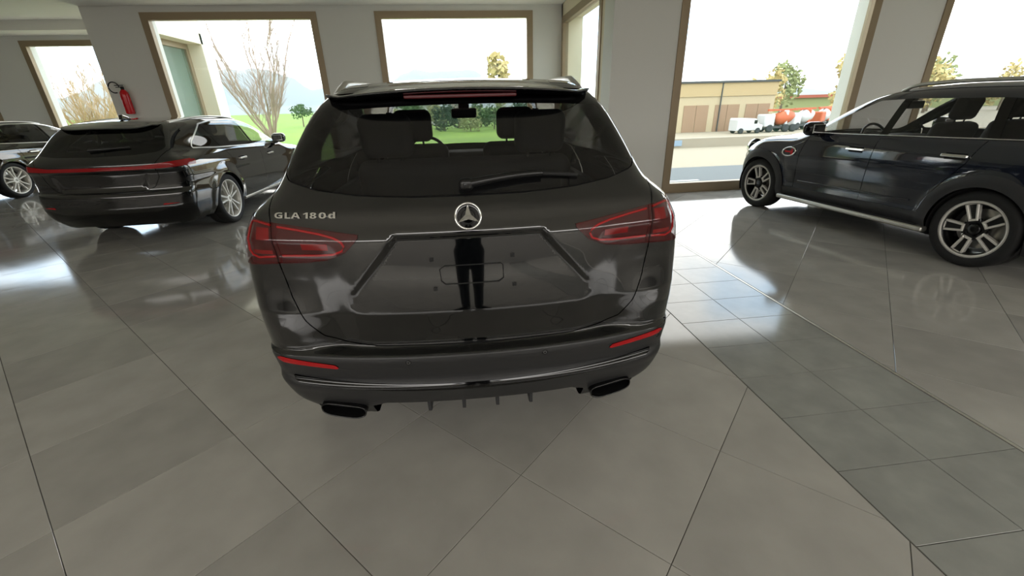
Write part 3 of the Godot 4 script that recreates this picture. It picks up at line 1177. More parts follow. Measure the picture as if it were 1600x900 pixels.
	# side: 1 right, -1 left, 0 both halves; push moves along the normal; lip adds a rim turned inwards
	func mesh(tris: PackedInt32Array, side := 0, push := 0.0, lip := 0.0) -> ArrayMesh:
		var op := PackedVector3Array()
		var on := PackedVector3Array()
		var ot := PackedInt32Array()
		for sg in ([1.0, -1.0] if side == 0 else [float(side)]):
			var map := {}
			for t in range(0, tris.size(), 3):
				var q := []
				for k in 3:
					var i := tris[t + k]
					if not map.has(i):
						map[i] = op.size()
						var p := P[i] + N[i] * push
						op.append(Vector3(p.x * sg, p.y, -p.z))
						on.append(Vector3(N[i].x * sg, N[i].y, -N[i].z))
					q.append(map[i])
				if q[0] == q[1] or q[1] == q[2] or q[0] == q[2]:
					continue
				var fn := (op[q[2]] - op[q[0]]).cross(op[q[1]] - op[q[0]])
				if fn.dot(on[q[0]]) < 0.0:
					q = [q[0], q[2], q[1]]
				ot.append_array(q)
			if lip > 0.0:
				var cnt := {}
				for t in range(0, tris.size(), 3):
					for k in 3:
						var a := tris[t + k]
						var b := tris[t + (k + 1) % 3]
						if a == b:
							continue
						var key := mini(a, b) * 4000000 + maxi(a, b)
						cnt[key] = cnt.get(key, 0) + 1
				for key in cnt:
					if cnt[key] != 1:
						continue
					var a := int(key / 4000000)
					var b := int(key % 4000000)
					if P[a].x < 1e-4 and P[b].x < 1e-4:
						continue
					var base := op.size()
					for i in [a, b]:
						for e in 2:
							var p := P[i] + N[i] * (push - (lip if e == 1 else 0.0))
							op.append(Vector3(p.x * sg, p.y, -p.z))
					var n := (op[base + 1] - op[base]).cross(op[base + 2] - op[base]).normalized()
					on.append_array([n, n, n, n])
					ot.append_array([base, base + 1, base + 3, base, base + 3, base + 2])
		var arr := []
		arr.resize(Mesh.ARRAY_MAX)
		arr[Mesh.ARRAY_VERTEX] = op
		arr[Mesh.ARRAY_NORMAL] = on
		arr[Mesh.ARRAY_INDEX] = ot
		var m := ArrayMesh.new()
		if ot.size() > 0:
			m.add_surface_from_arrays(Mesh.PRIMITIVE_TRIANGLES, arr)
		return m

func span(stops: Array) -> Array:
	# [from, step, to, step, to ...]
	var o := [stops[0]]
	for i in range(1, stops.size(), 2):
		var a: float = o[-1]
		var b: float = stops[i + 1]
		var n := maxi(1, int(round((b - a) / stops[i])))
		for k in range(1, n + 1):
			o.append(lerpf(a, b, float(k) / n))
	return o

# regions
func tail_area(pts: Array, smax_: float) -> Callable:
	var pl := v2s(pts)
	var hi := Vector2(-9, -9)
	var lo := Vector2(9, 9)
	for p in pl:
		hi = hi.max(p)
		lo = lo.min(p)
	lo -= Vector2(0.06, 0.06)
	hi += Vector2(0.06, 0.06)
	return func(p: Vector3) -> float:
		if p.z > smax_ or p.x < lo.x or p.x > hi.x or p.y < lo.y or p.y > hi.y:
			return 0.06
		return sd_poly(pl, Vector2(p.x, p.y))

func side_area(pts: Array, xmin := 0.35) -> Callable:
	var pl := v2s(pts)
	var hi := Vector2(-9, -9)
	var lo := Vector2(9, 9)
	for p in pl:
		hi = hi.max(p)
		lo = lo.min(p)
	lo -= Vector2(0.1, 0.1)
	hi += Vector2(0.1, 0.1)
	return func(p: Vector3) -> float:
		if p.x < xmin or p.z < lo.x or p.z > hi.x or p.y < lo.y or p.y > hi.y:
			return 0.1
		return sd_poly(pl, Vector2(p.z, p.y))

func side_line(pts: Array, half: float, xmin := 0.35) -> Callable:
	var pl := v2s(pts)
	var hi := Vector2(-9, -9)
	var lo := Vector2(9, 9)
	for p in pl:
		hi = hi.max(p)
		lo = lo.min(p)
	lo -= Vector2(0.1, 0.1)
	hi += Vector2(0.1, 0.1)
	return func(p: Vector3) -> float:
		if p.x < xmin or p.z < lo.x or p.z > hi.x or p.y < lo.y or p.y > hi.y:
			return 0.1
		return sd_line(pl, Vector2(p.z, p.y)) - half

func disc(s: float, y: float, r: float, xmin := 0.5) -> Callable:
	return func(p: Vector3) -> float:
		if p.x < xmin:
			return 0.1
		return Vector2(p.z - s, p.y - y).length() - r

func grow(fn: Callable, d: float) -> Callable:
	return func(p: Vector3) -> float: return fn.call(p) - d

# ------------------------------------------------------------------ wheels and cabins
func wheel(parent: Node, at: Vector3, side: float, r: float, w: float, rim_r: float, kind: String, spin := 0.0):
	# axis along x; the outer face looks to +x and is turned for the left side
	var xf := Transform3D(Basis(Vector3.UP, 0.0 if side > 0 else PI), at)
	var key := kind + str(r)
	if not M.has("wheel_" + key):
		var d := {}
		var ti := MB.new()
		var h := w * 0.5
		ti.lathe([[rim_r, -h * 0.86], [rim_r + 0.02, -h], [r - 0.035, -h * 1.02], [r - 0.008, -h * 0.86], [r, -h * 0.6], [r, -0.008], [r - 0.006, -0.004], [r - 0.006, 0.004], [r, 0.008], [r, h * 0.6], [r - 0.008, h * 0.86], [r - 0.035, h * 1.02], [rim_r + 0.02, h], [rim_r, h * 0.86]], 56)
		d.tire = ti.mesh()
		var ba := MB.new()
		ba.lathe([[rim_r - 0.012, h * 0.86], [rim_r + 0.004, h * 0.93], [rim_r + 0.004, h * 0.86], [rim_r, -h * 0.86], [rim_r - 0.02, -h * 0.8], [rim_r - 0.03, h * 0.5]], 56, true)
		d.barrel = ba.mesh()
		var br := MB.new()
		br.lathe([[0.0, -0.01], [rim_r * 0.72, -0.01], [rim_r * 0.72, 0.014], [0.0, 0.014]], 40)
		d.brake = br.mesh()
		var hub := MB.new()
		var hr := 0.055 if kind == "twin" else 0.075
		hub.lathe([[hr, 0.0], [hr * 0.95, h * 0.66], [hr * 0.7, h * 0.72], [0.0, h * 0.74]], 28)
		d.hub = hub.mesh()
		var sp := MB.new()
		if kind == "twin":
			# a pair of flat spokes joined at the rim, as a frame round a dark insert
			var hole := v2s([[rim_r * 0.38, -0.018], [rim_r * 0.90, -0.032], [rim_r * 0.90, 0.032], [rim_r * 0.38, 0.018]])
			var outer := v2s([[rim_r * 0.30, -0.034], [rim_r * 0.985, -0.056], [rim_r * 0.985, 0.056], [rim_r * 0.30, 0.034]])
			for i in 4:
				var j := (i + 1) % 4
				sp.extrude(PackedVector2Array([outer[i], outer[j], hole[j], hole[i]]), h * 0.4, h * 0.74, 0.004)
			d.insert = MB.new()
			d.insert.extrude(hole, h * 0.4, h * 0.55)
			d.insert.extrude(v2s([[0.05, -0.05], [rim_r * 0.36, -0.05], [rim_r * 0.36, 0.05], [0.05, 0.05]]), h * 0.4, h * 0.62, 0.004)
			d.insert = d.insert.mesh()
		else:
			for s in [-1.0, 1.0]:
				var pl := v2s([[0.045, 0.004 * s], [0.045, 0.03 * s], [rim_r * 0.5, 0.042 * s], [rim_r * 0.985, 0.075 * s], [rim_r * 0.985, 0.045 * s], [rim_r * 0.5, 0.014 * s]])
				sp.extrude(pl, h * 0.45, h * 0.76, 0.004)
		d.spoke = sp.mesh()
		M["wheel_" + key] = d
	var dd: Dictionary = M["wheel_" + key]
	var root := put(parent, "wheel", dd.barrel, M.rim if kind != "twin" else M.rim_black, xf)
	put(root, "tire", dd.tire, M.rubber)
	put(root, "brake_disc", dd.brake, M.satin, Transform3D(Basis.IDENTITY, Vector3(-0.02, 0, 0)))
	put(root, "hub_cap", dd.hub, M.rim if kind != "twin" else M.rim_black)
	for k in 5:
		# extrusion runs along z: stand it up so that z becomes the wheel's axis
		var b := Basis(Vector3.RIGHT, TAU * k / 5 + spin) * Basis(Vector3(0, 1, 0), Vector3(0, 0, 1), Vector3(1, 0, 0))
		put(root, "spoke", dd.spoke, M.rim, Transform3D(b, Vector3.ZERO))
		if dd.has("insert"):
			put(root, "spoke_insert", dd.insert, M.rim_black, Transform3D(b, Vector3.ZERO))
	if kind == "twin":
		var lp := MB.new()
		lp.lathe([[rim_r - 0.018, w * 0.43], [rim_r - 0.008, w * 0.46], [rim_r + 0.008, w * 0.46], [rim_r + 0.014, w * 0.44], [rim_r, w * 0.42]], 56, true)
		put(root, "rim_edge", lp.mesh(), M.rim)
	return root

func wheel_well(parent: Node, s: float, y: float, r: float, x_in: float, x_out: float):
	for side in [-1.0, 1.0]:
		var b := MB.new()
		var g := []
		for k in 25:
			var a := PI * (-0.12 + 1.24 * k / 24.0)
			g.append([Vector3(x_in * side, y + sin(a) * r, -(s + cos(a) * r)), Vector3(x_out * side, y + sin(a) * r, -(s + cos(a) * r))])
		b.grid(g)
		var c := Vector3(x_in * side, y, -s)
		for k in 24:
			b.tri(c, g[k][0], g[k + 1][0])
		put(parent, "wheel_liner", b.mesh(), M.gap)

func seat(parent: Node, called: String, x: float, s: float, y: float, w: float, lean := 0.28, rests := 1, head_mat: Material = null):
	var c := MB.new()
	c.rbox(Vector3(0, 0.08, 0), Vector3(w, 0.17, 0.52), 0.06)
	var o := put(parent, called, c.mesh(), M.cabin, Transform3D(Basis.IDENTITY, Vector3(x, y, -s)))
	var b := MB.new()
	var xf := Transform3D(Basis(Vector3.RIGHT, lean), Vector3(0, 0.1, 0.24))
	b.rbox(Vector3(0, 0.32, 0), Vector3(w * 0.96, 0.66, 0.15), 0.06, 3, xf)
	put(o, "backrest", b.mesh(), M.cabin)
	for k in rests:
		var hx := 0.0 if rests == 1 else lerpf(-w * 0.33, w * 0.33, float(k) / (rests - 1))
		var hm := MB.new()
		hm.rbox(Vector3(hx, 0.785, -0.005), Vector3(0.27, 0.22, 0.11), 0.05, 3, xf)
		hm.rbox(Vector3(hx - 0.06, 0.66, 0), Vector3(0.014, 0.1, 0.014), 0.006, 2, xf)
		hm.rbox(Vector3(hx + 0.06, 0.66, 0), Vector3(0.014, 0.1, 0.014), 0.006, 2, xf)
		put(o, "headrest", hm.mesh(), M.cabin)
	return o

func steering_wheel(parent: Node, x: float, y: float, s: float, r := 0.185):
	var b := MB.new()
	var c := PackedVector3Array()
	for i in 32:
		c.append(Vector3(cos(TAU * i / 32) * r, sin(TAU * i / 32) * r, 0))
	b.tube(c, 0.015, 8, true, 1.0, Vector3.BACK)
	b.rbox(Vector3(0, -0.01, -0.02), Vector3(0.15, 0.12, 0.05), 0.02)
	b.rbox(Vector3(-0.12, 0, -0.01), Vector3(0.14, 0.035, 0.02), 0.008)
	b.rbox(Vector3(0.12, 0, -0.01), Vector3(0.14, 0.035, 0.02), 0.008)
	b.rbox(Vector3(0, -0.1, -0.01), Vector3(0.035, 0.14, 0.02), 0.008)
	put(parent, "steering_wheel", b.mesh(), M.rim_black, Transform3D(Basis(Vector3.RIGHT, -0.4), Vector3(x, y, -s)))

func door_mirror(parent: Node, x: float, y: float, s: float, mat: Material):
	for sg in [-1.0, 1.0]:
		var b := MB.new()
		b.rbox(Vector3(0.11 * sg, 0.07, -0.02), Vector3(0.23, 0.155, 0.15), 0.065, 4, Transform3D(Basis(Vector3.UP, 0.15 * sg), Vector3.ZERO))
		b.rbox(Vector3(0.03 * sg, 0.0, -0.01), Vector3(0.10, 0.05, 0.07), 0.018)
		var o := put(parent, "door_mirror", b.mesh(), mat, Transform3D(Basis.IDENTITY, Vector3(x * sg, y, -s)))
		put(o, "mirror_glass", rb(Vector3(0.11 * sg, 0.07, 0.043), Vector3(0.165, 0.10, 0.012), 0.005), M.mirror)

func cabin(parent: Node, q: Dictionary):
	# q: floor height, half width, tail and nose of the cabin, waist, seats
	var b := MB.new()
	b.box(Vector3(-q.w, 0.22, -q.s1), Vector3(q.w, q.floor, -q.s0))
	put(parent, "cabin_floor", b.mesh(), M.cabin)
	for x in [-0.37, 0.37]:
		seat(parent, "front_seat", x, q.front, q.floor + 0.2, 0.50, 0.24)
	seat(parent, "rear_seat", 0.0, q.back, q.floor + 0.2, 1.22, 0.3, q.get("rests", 2))
	var d := MB.new()
	d.rbox(Vector3(0, q.waist - 0.16, -q.dash), Vector3(q.w * 1.86, 0.24, 0.42), 0.09)
	put(parent, "dashboard", d.mesh(), M.cabin)
	steering_wheel(parent, -0.37, q.waist - 0.06, q.dash - 0.30)
	var m := MB.new()
	m.rbox(Vector3(0, q.roof - 0.17, -q.mirror), Vector3(0.23, 0.085, 0.035), 0.02)
	m.rbox(Vector3(0, q.roof - 0.10, -q.mirror - 0.05), Vector3(0.10, 0.14, 0.08), 0.02)
	put(parent, "rear_view_mirror", m.mesh(), M.rim_black)
	for sg in [-1.0, 1.0]:
		put(parent, "door_trim", bx(Vector3(sg * q.w - 0.02, q.floor, -q.s1), Vector3(sg * q.w + 0.02, q.waist - 0.07, -q.s0)), M.cabin)

# ------------------------------------------------------------------ the black SUV in front of the camera, seen from its tail
func suv():
	var car := thing("suv_car", "glossy black SUV with red wraparound tail lamps and a round star badge", "car", Vector3(0.0186, 0, -1.435), deg_to_rad(-1.33))
	var sh := Shell.new()
	sh.top = Curve1.new([[0.0, 1.50], [0.30, 1.545], [0.45, 1.572], [0.75, 1.60], [1.1, 1.622], [1.7, 1.632], [2.3, 1.61], [2.7, 1.54], [3.1, 1.34], [3.42, 1.13], [3.6, 1.075], [4.0, 1.02], [4.25, 0.95], [4.4, 0.84], [4.5, 0.7]], 6)
	sh.rear = Curve1.new([[0.18, 0.16], [0.26, 0.10], [0.32, 0.055], [0.40, 0.018], [0.445, 0.002], [0.452, 0.006], [0.47, 0.02], [0.52, 0.012], [0.57, 0.002], [0.582, 0.003], [0.590, 0.012], [0.597, 0.034], [0.603, 0.052], [0.610, 0.058], [0.64, 0.056], [0.70, 0.046], [0.74, 0.039], [0.768, 0.034], [0.85, 0.033], [0.95, 0.036], [1.04, 0.041], [1.050, 0.042], [1.053, 0.0433], [1.058, 0.0455], [1.10, 0.066], [1.15, 0.088], [1.175, 0.112], [1.20, 0.138], [1.30, 0.228], [1.40, 0.318], [1.50, 0.41], [1.56, 0.475], [1.65, 0.60]], 1, 900)
	sh.front = Curve1.new([[0.2, 4.28], [0.3, 4.37], [0.5, 4.41], [0.75, 4.40], [0.95, 4.33], [1.1, 4.2], [1.65, 3.9]], 5)
	sh.wide = Curve1.new([[0.18, 0.76], [0.26, 0.82], [0.36, 0.872], [0.50, 0.892], [0.62, 0.903], [0.75, 0.914], [0.88, 0.921], [0.98, 0.912], [1.06, 0.885], [1.13, 0.848], [1.19, 0.80], [1.24, 0.768], [1.35, 0.712], [1.48, 0.636], [1.56, 0.575], [1.66, 0.48]], 4)
	sh.plan = Curve1.new([[0.0, 0.95], [0.25, 0.972], [0.5, 0.99], [0.9, 1.0], [3.6, 1.0], [4.1, 0.96], [4.45, 0.86]], 5)
	sh.cabin = Curve1.new([[0.0, 0.90], [0.3, 0.935], [0.6, 0.965], [1.0, 0.995], [1.5, 1.01], [2.6, 1.01], [3.4, 0.98], [4.4, 0.9]], 5)
	sh.waist = 1.17
	sh.crown = 0.075
	sh.rear_bow = 0.115
	sh.k_rear = 0.11
	sh.k_side = 0.10
	sh.bottom = 0.2
	sh.flares = [[0.84, 0.35, 0.37, 0.12, 0.02], [3.57, 0.35, 0.37, 0.12, 0.02]]
	# the sunken number plate field, wider at the foot
	var field := v2s([[-0.262, 1.046], [0.262, 1.046], [0.30, 1.00], [0.445, 0.835], [0.452, 0.80], [0.43, 0.777], [0.40, 0.772], [-0.40, 0.772], [-0.43, 0.777], [-0.452, 0.80], [-0.445, 0.835], [-0.30, 1.00]])
	sh.dent = func(x: float, y: float) -> float:
		var add := 0.0
		if y > 0.68 and y < 1.10 and x < 0.6:
			var d := sd_poly(field, Vector2(x, y))
			add = lerpf(0.0025, 0.026, clampf((y - 0.78) / 0.26, 0.0, 1.0)) * smoothstep(0.026, -0.008, d)
		# flanks of the gate stand back below the lamps
		if y > 0.588 and y < 1.06:
			var low := smoothstep(0.590, 0.608, y)
			add += 0.014 * smoothstep(0.42, 0.60, x) * low * smoothstep(1.06, 0.98, y)
			add -= 0.050 * smoothstep(0.50, 0.74, x) * low * smoothstep(0.90, 0.62, y)
		return add
	sh.has_dent = true
	var T := sh.build(span([0.0, 0.009, 0.70]), span([0.34, 0.010, 0.56, 0.004, 0.64, 0.011, 0.75, 0.008, 1.10, 0.012, 1.30]), span([0.60, 0.03, 0.9, 0.05, 3.7]))
	var cut: Array
	# wheel arches
	for ax in [0.84, 3.57]:
		cut = sh.cut(T, disc(ax, 0.345, 0.365))
		T = cut[1]
		cut = sh.cut(T, disc(ax, 0.345, 0.405))
		T = cut[1]
		for sg in [1, -1]:
			put(car, "wheel_arch_trim", sh.mesh(cut[0], sg, 0.006, 0.03), M.clad)
		wheel_well(car, ax, 0.345, 0.36, 0.58, 0.90)
	# bumper below its ledge
	cut = sh.cut(T, func(p: Vector3) -> float: return maxf(p.y - (0.588 - 0.05 * maxf(p.x - 0.62, 0.0)), p.z - 0.52))
	T = cut[1]
	var low: PackedInt32Array = cut[0]
	for sg in [1, -1]:
		cut = sh.cut(low, tail_area([[0.545, 0.548], [0.80, 0.575], [0.815, 0.562], [0.80, 0.548], [0.56, 0.528]], 0.4))
		put(car, "reflector", sh.mesh(cut[0], sg, 0.003, 0.01), M.reflector)
	low = cut[1]
	cut = sh.cut(low, func(p: Vector3) -> float: return maxf(p.y - 0.452 - 0.05 * p.x * p.x, p.z - 0.5))
	var apron: PackedInt32Array = cut[0]
	put(car, "bumper", sh.mesh(cut[1], 0, 0.0, 0.02), M.lower)
	cut = sh.cut(apron, func(p: Vector3) -> float: return maxf(maxf(-(p.y - 0.425 - 0.05 * p.x * p.x), p.x - 0.76), p.z - 0.4))
	put(car, "bumper_trim", sh.mesh(cut[0], 0, 0.006, 0.02), M.gloss)
	apron = cut[1]
	# the apron is cut away between the tail pipes
	cut = sh.cut(apron, func(p: Vector3) -> float: return maxf(p.y - (0.335 if p.x < 0.40 else 0.335 - (p.x - 0.40) * 0.5), p.z - 0.5) if p.x < 0.47 else 0.05)
	put(car, "rear_apron", sh.mesh(cut[1], 0, 0.0, 0.02), M.lower)
	# tail gate
	var gate := tail_area([[-0.1, 0.608], [0.40, 0.613], [0.52, 0.628], [0.60, 0.66], [0.655, 0.73], [0.69, 0.83], [0.712, 0.95], [0.716, 1.10], [0.73, 1.20], [0.70, 1.26], [0.665, 1.36], [0.60, 1.50], [0.55, 1.585], [-0.1, 1.585]], 0.62)
	var lamp := tail_area([[0.388, 1.070], [0.41, 1.045], [0.45, 1.008], [0.52, 0.978], [0.60, 0.966], [0.715, 0.960], [0.80, 0.952], [0.99, 0.930], [0.99, 1.14], [0.87, 1.128], [0.80, 1.122], [0.715, 1.112], [0.60, 1.098], [0.48, 1.082]], 0.52)
	cut = sh.cut(T, gate)
	T = cut[1]
	var gt: PackedInt32Array = cut[0]
	cut = sh.cut(T, grow(gate, 0.005))
	put(car, "tailgate_gap", sh.mesh(cut[0], 0, -0.012), M.gap)
	T = cut[1]
	var lamp_tris := []
	cut = sh.cut(gt, lamp)
	lamp_tris.append(cut[0])
	gt = cut[1]
	cut = sh.cut(T, lamp)
	lamp_tris.append(cut[0])
	T = cut[1]
	# rear glass with its dark border
	var pane := tail_area([[-0.1, 1.186], [0.20, 1.188], [0.40, 1.198], [0.55, 1.216], [0.66, 1.245], [0.69, 1.27], [0.655, 1.36], [0.595, 1.49], [0.565, 1.535], [-0.1, 1.56]], 0.60)
	cut = sh.cut(gt, grow(pane, 0.005))
	var up_part: PackedInt32Array = cut[0]
	gt = cut[1]
	cut = sh.cut(up_part, pane)
	put(car, "window_seal", sh.mesh(cut[1], 0, -0.006), M.gap)
	var seal: Array = sh.cut(cut[0], func(p: Vector3) -> float: return 1.492 - 0.05 * p.x * p.x - p.y)
	put(car, "rear_window", sh.mesh(seal[1]), M.privacy)
	put(car, "glass_band", sh.mesh(seal[0]), M.gloss)
	var gate_mesh := put(car, "tailgate", sh.mesh(gt, 0, 0.0, 0.015), M.black)
	# dark panels beside the rear glass
	cut = sh.cut(T, tail_area([[0.55, 1.25], [0.80, 1.235], [0.80, 1.60], [0.50, 1.60]], 0.9))
	T = cut[1]
	for sg in [1, -1]:
		put(car, "pillar_panel", sh.mesh(cut[0], sg), M.gloss)
	# side windows and doors
	var glass_side := side_area([[0.98, 1.235], [0.92, 1.30], [1.06, 1.47], [1.25, 1.525], [1.8, 1.555], [2.35, 1.53], [2.62, 1.47], [3.10, 1.22], [3.05, 1.16], [2.0, 1.19]], 0.45)
	cut = sh.cut(T, glass_side)
	var sg_tris: PackedInt32Array = cut[0]
	T = cut[1]
	cut = sh.cut(sg_tris, side_line([[1.93, 1.1], [1.86, 1.6]], 0.045))
	var bp: PackedInt32Array = cut[0]
	sg_tris = cut[1]
	for sg in [1, -1]:
		put(car, "side_window", sh.mesh(sg_tris, sg), M.dark_glass)
		put(car, "door_pillar", sh.mesh(bp, sg), M.gloss)
	cut = sh.cut(T, func(p: Vector3) -> float:
		if p.z < 2.5 or p.y < 1.10:
			return 0.05
		return maxf(maxf(2.66 - p.z, p.z - 3.44), maxf(p.x - (0.62 + (p.z - 2.66) * 0.12), 1.10 - p.y)))
	put(car, "windscreen", sh.mesh(cut[0]), M.shield)
	T = cut[1]
	for ln in [[[1.02, 1.2], [1.14, 0.80], [1.24, 0.6], [1.28, 0.3]], [[1.95, 1.19], [1.97, 0.3]], [[3.04, 1.15], [3.10, 0.6], [3.06, 0.3]], [[1.28, 0.30], [3.06, 0.30]]]:
		cut = sh.cut_line(T, ln, 0.0025, 0.6)
		for sg in [1, -1]:
			put(car, "door_gap", sh.mesh(cut[0], sg, -0.01), M.gap)
		T = cut[1]
	put(car, "body", sh.mesh(T), M.black)
	# tail lamps: dark housing, glowing guide line, red lens
	for sg in [1, -1]:
		var both := PackedInt32Array(lamp_tris[0])
		both.append_array(lamp_tris[1])
		var hs := put(car, "tail_lamp", sh.mesh(both, sg, -0.016), M.lamp_in)
		hs.set_meta("label", "red wraparound tail lamp")
		put(hs, "inner_lens", sh.mesh(lamp_tris[0], sg, 0.003, 0.02), M.lens_clear)
		put(hs, "outer_lens", sh.mesh(lamp_tris[1], sg, 0.003, 0.02), M.lens_clear)
		var gd := MB.new()
		var loop := [[0.70, 1.098], [0.62, 1.088], [0.54, 1.075], [0.49, 1.062], [0.462, 1.045], [0.455, 1.03], [0.465, 1.012], [0.50, 0.998], [0.56, 0.992], [0.63, 0.99], [0.70, 0.988]]
		var pts := PackedVector3Array()
		for q in loop:
			var p := sh.on_tail(q[0], q[1])
			var n := sh.normal(p)
			p -= n * 0.006
			pts.append(Vector3(p.x * sg, p.y, -p.z))
		gd.tube(pts, 0.0045, 6)
		var g2 := PackedVector3Array()
		for q in [[0.73, 0.985], [0.80, 0.978], [0.83, 0.985], [0.845, 1.0], [0.85, 1.04], [0.845, 1.08], [0.83, 1.105], [0.80, 1.112], [0.73, 1.104]]:
			var p := sh.on_tail(q[0], q[1])
			p -= sh.normal(p) * 0.006
			g2.append(Vector3(p.x * sg, p.y, -p.z))
		gd.tube(g2, 0.0045, 6)
		put(hs, "light_guide", gd.mesh(), M.guide)
		# red reflector blocks inside
		for q in [[0.52, 0.62, 1.010, 1.035], [0.74, 0.80, 1.05, 1.095], [0.74, 0.83, 0.99, 1.005]]:
			var bl := MB.new()
			var g := []
			for i in 7:
				var row := []
				for j in 4:
					var p := sh.on_tail(lerpf(q[0], q[1], i / 6.0), lerpf(q[2], q[3], j / 3.0))
					p -= sh.normal(p) * 0.011
					row.append(Vector3(p.x * sg, p.y, -p.z))
				g.append(row)
			bl.grid(g)
			put(hs, "reflector_block", bl.mesh(), M.reflector)
	# spoiler over the glass, with the third brake lamp under its lip
	var sp := MB.new()
	var gr := []
	for i in 49:
		var x := lerpf(-0.54, 0.54, i / 48.0)
		var ax := absf(x)
		var e := pow(ax / 0.54, 6.0)
		var se := 0.335 + 0.12 * x * x + 0.12 * e
		var yt := lerpf(1.549 - 0.085 * x * x, sh.on_top(ax, se + 0.10).y, smoothstep(0.3, 1.0, e))
		var row := []
		row.append(Vector3(x, sh.on_top(ax, 0.85).y - 0.004, -0.85))
		row.append(Vector3(x, sh.on_top(ax, 0.66).y + 0.003, -0.66))
		row.append(Vector3(x, yt + 0.012 * (1.0 - e), -(se + 0.12)))
		row.append(Vector3(x, yt + 0.003 * (1.0 - e), -(se + 0.02)))
		row.append(Vector3(x, yt - 0.002, -se))
		row.append(Vector3(x, yt - 0.007, -(se + 0.003)))
		row.append(Vector3(x, yt - 0.012, -(se + 0.02)))
		row.append(Vector3(x, yt - 0.030, -(se + 0.14)))
		row.append(Vector3(x, yt - 0.04, -(se + 0.26)))
		gr.append(row)
	sp.grid(gr)
	var spo := put(car, "spoiler", sp.mesh(), M.black)
	var bk := MB.new()
	bk.rbox(Vector3(0, 1.522, -0.40), Vector3(0.44, 0.014, 0.03), 0.005)
	put(spo, "brake_lamp", bk.mesh(), M.brake)
	# star badge
	var c := sh.on_tail(0.0, 1.119)
	var cn := sh.normal(c)
	var bz := Vector3(0, cn.y, -cn.z).normalized()
	var by := bz.cross(Vector3.RIGHT).normalized()
	var bxf := Transform3D(Basis(Vector3.RIGHT, by, bz), Vector3(0, c.y, -c.z) + bz * 0.004)
	var st := MB.new()
	var ring := PackedVector3Array()
	for i in 48:
		ring.append(Vector3(cos(TAU * i / 48) * 0.046, sin(TAU * i / 48) * 0.046, 0.002))
	st.tube(ring, 0.0042, 8, true, 1.0, Vector3.BACK)
	var star := put(car, "badge_ring", st.mesh(), M.chrome, bxf)
	var s3 := MB.new()
	for k in 3:
		var a := PI / 2 + TAU * k / 3
		var tip := Vector3(cos(a), sin(a), 0) * 0.045
		var l := Vector3(cos(a + PI / 3), sin(a + PI / 3), 0) * 0.0115
		var r := Vector3(cos(a - PI / 3), sin(a - PI / 3), 0) * 0.0115
		var mid := Vector3(0, 0, 0.008)
		s3.face(tip, l, mid, Vector3(0, 0, 1))
		s3.face(tip, mid, r, Vector3(0, 0, 1))
	put(star, "star", s3.mesh(), M.chrome)
	var sock := MB.new()
	sock.lathe([[0.0, 0.0], [0.046, 0.0], [0.05, -0.006]], 40)
	put(star, "badge_base", sock.mesh(), M.gloss, Transform3D(Basis(Vector3(0, 0, 1), Vector3(0, 1, 0), Vector3(-1, 0, 0)), Vector3.ZERO))
	# model lettering
	var txt := "GLA 180d"
	var xs := [-0.697, -0.664, -0.632, 0.0, -0.592, -0.566, -0.532, -0.498]
	var letter := Node3D.new()
	for i in txt.length():
		if txt[i] == " ":
			continue
		var tm := TextMesh.new()
		var fo := SystemFont.new()
		fo.font_names = PackedStringArray(["Droid Sans"])
		fo.font_weight = 700
		tm.font = fo
		tm.text = txt[i]
		tm.font_size = 32
		tm.pixel_size = 0.00092
		tm.depth = 0.004
		tm.horizontal_alignment = HORIZONTAL_ALIGNMENT_CENTER
		var lp := sh.on_tail(absf(xs[i]) - 0.014, 1.135)
		var n := sh.normal(lp)
		n = Vector3(-n.x, n.y, -n.z)
		var yy := (Vector3.UP - n * n.y).normalized()
		var xx := yy.cross(n)
		put(car, "letter", tm, M.chrome, Transform3D(Basis(xx * 1.85, yy, n), Vector3(-lp.x, lp.y, -lp.z) + n * 0.003))
	letter.free()
	# number plate holder and its fixings
	var hold := PackedVector3Array()
	for q in [[-0.115, 0.885], [-0.10, 0.872], [0.10, 0.872], [0.118, 0.885], [0.118, 0.935], [0.11, 0.942], [-0.10, 0.942], [-0.118, 0.93]]:
		var p := sh.on_tail(absf(q[0]), q[1])
		hold.append(Vector3(q[0], q[1], -p.z + 0.003))
	var hm := MB.new()
	hm.tube(hold, 0.0022, 6, true)
	put(car, "plate_holder", hm.mesh(), M.rubber)
	for q in [[-0.145, 0.968], [-0.14, 0.856], [0.155, 0.968], [0.158, 0.856]]:
		var p := sh.on_tail(absf(q[0]), q[1])
		put(car, "plate_screw", rb(Vector3(q[0], q[1], -p.z), Vector3(0.015, 0.015, 0.01), 0.003), M.rubber)
	put(car, "gate_handle", rb(Vector3(0, 1.042, -0.085), Vector3(0.10, 0.018, 0.03), 0.006), M.gap)
	# wiper
	var wp := sh.on_tail(0.0, 1.222)
	var w0 := Vector3(0.0, 1.222, -wp.z + 0.024)
	var wa := MB.new()
	var wpts := PackedVector3Array()
	var wr := []
	for i in 9:
		var u := i / 8.0
		var x := lerpf(-0.01, 0.285, u)
		var y := 1.222 + 0.022 * sin(u * PI * 0.55) + 0.004 * u
		var p := sh.on_tail(x if x > 0 else 0.0, y)
		wpts.append(Vector3(x, y, -p.z + 0.026))
		wr.append(lerpf(0.021, 0.013, u))
	wa.tube(wpts, wr, 10, false, 0.8)
	wa.rbox(w0, Vector3(0.055, 0.045, 0.04), 0.018)
	var arm := put(car, "wiper_arm", wa.mesh(), M.rim_black)
	var wb := MB.new()
	var bpts := PackedVector3Array()
	for i in 9:
		var x := lerpf(0.06, 0.425, i / 8.0)
		var y := 1.232 + 0.012 * sin(i / 8.0 * PI)
		var p := sh.on_tail(x, y)
		bpts.append(Vector3(x, y, -p.z + 0.012))
	wb.tube(bpts, 0.0075, 8)
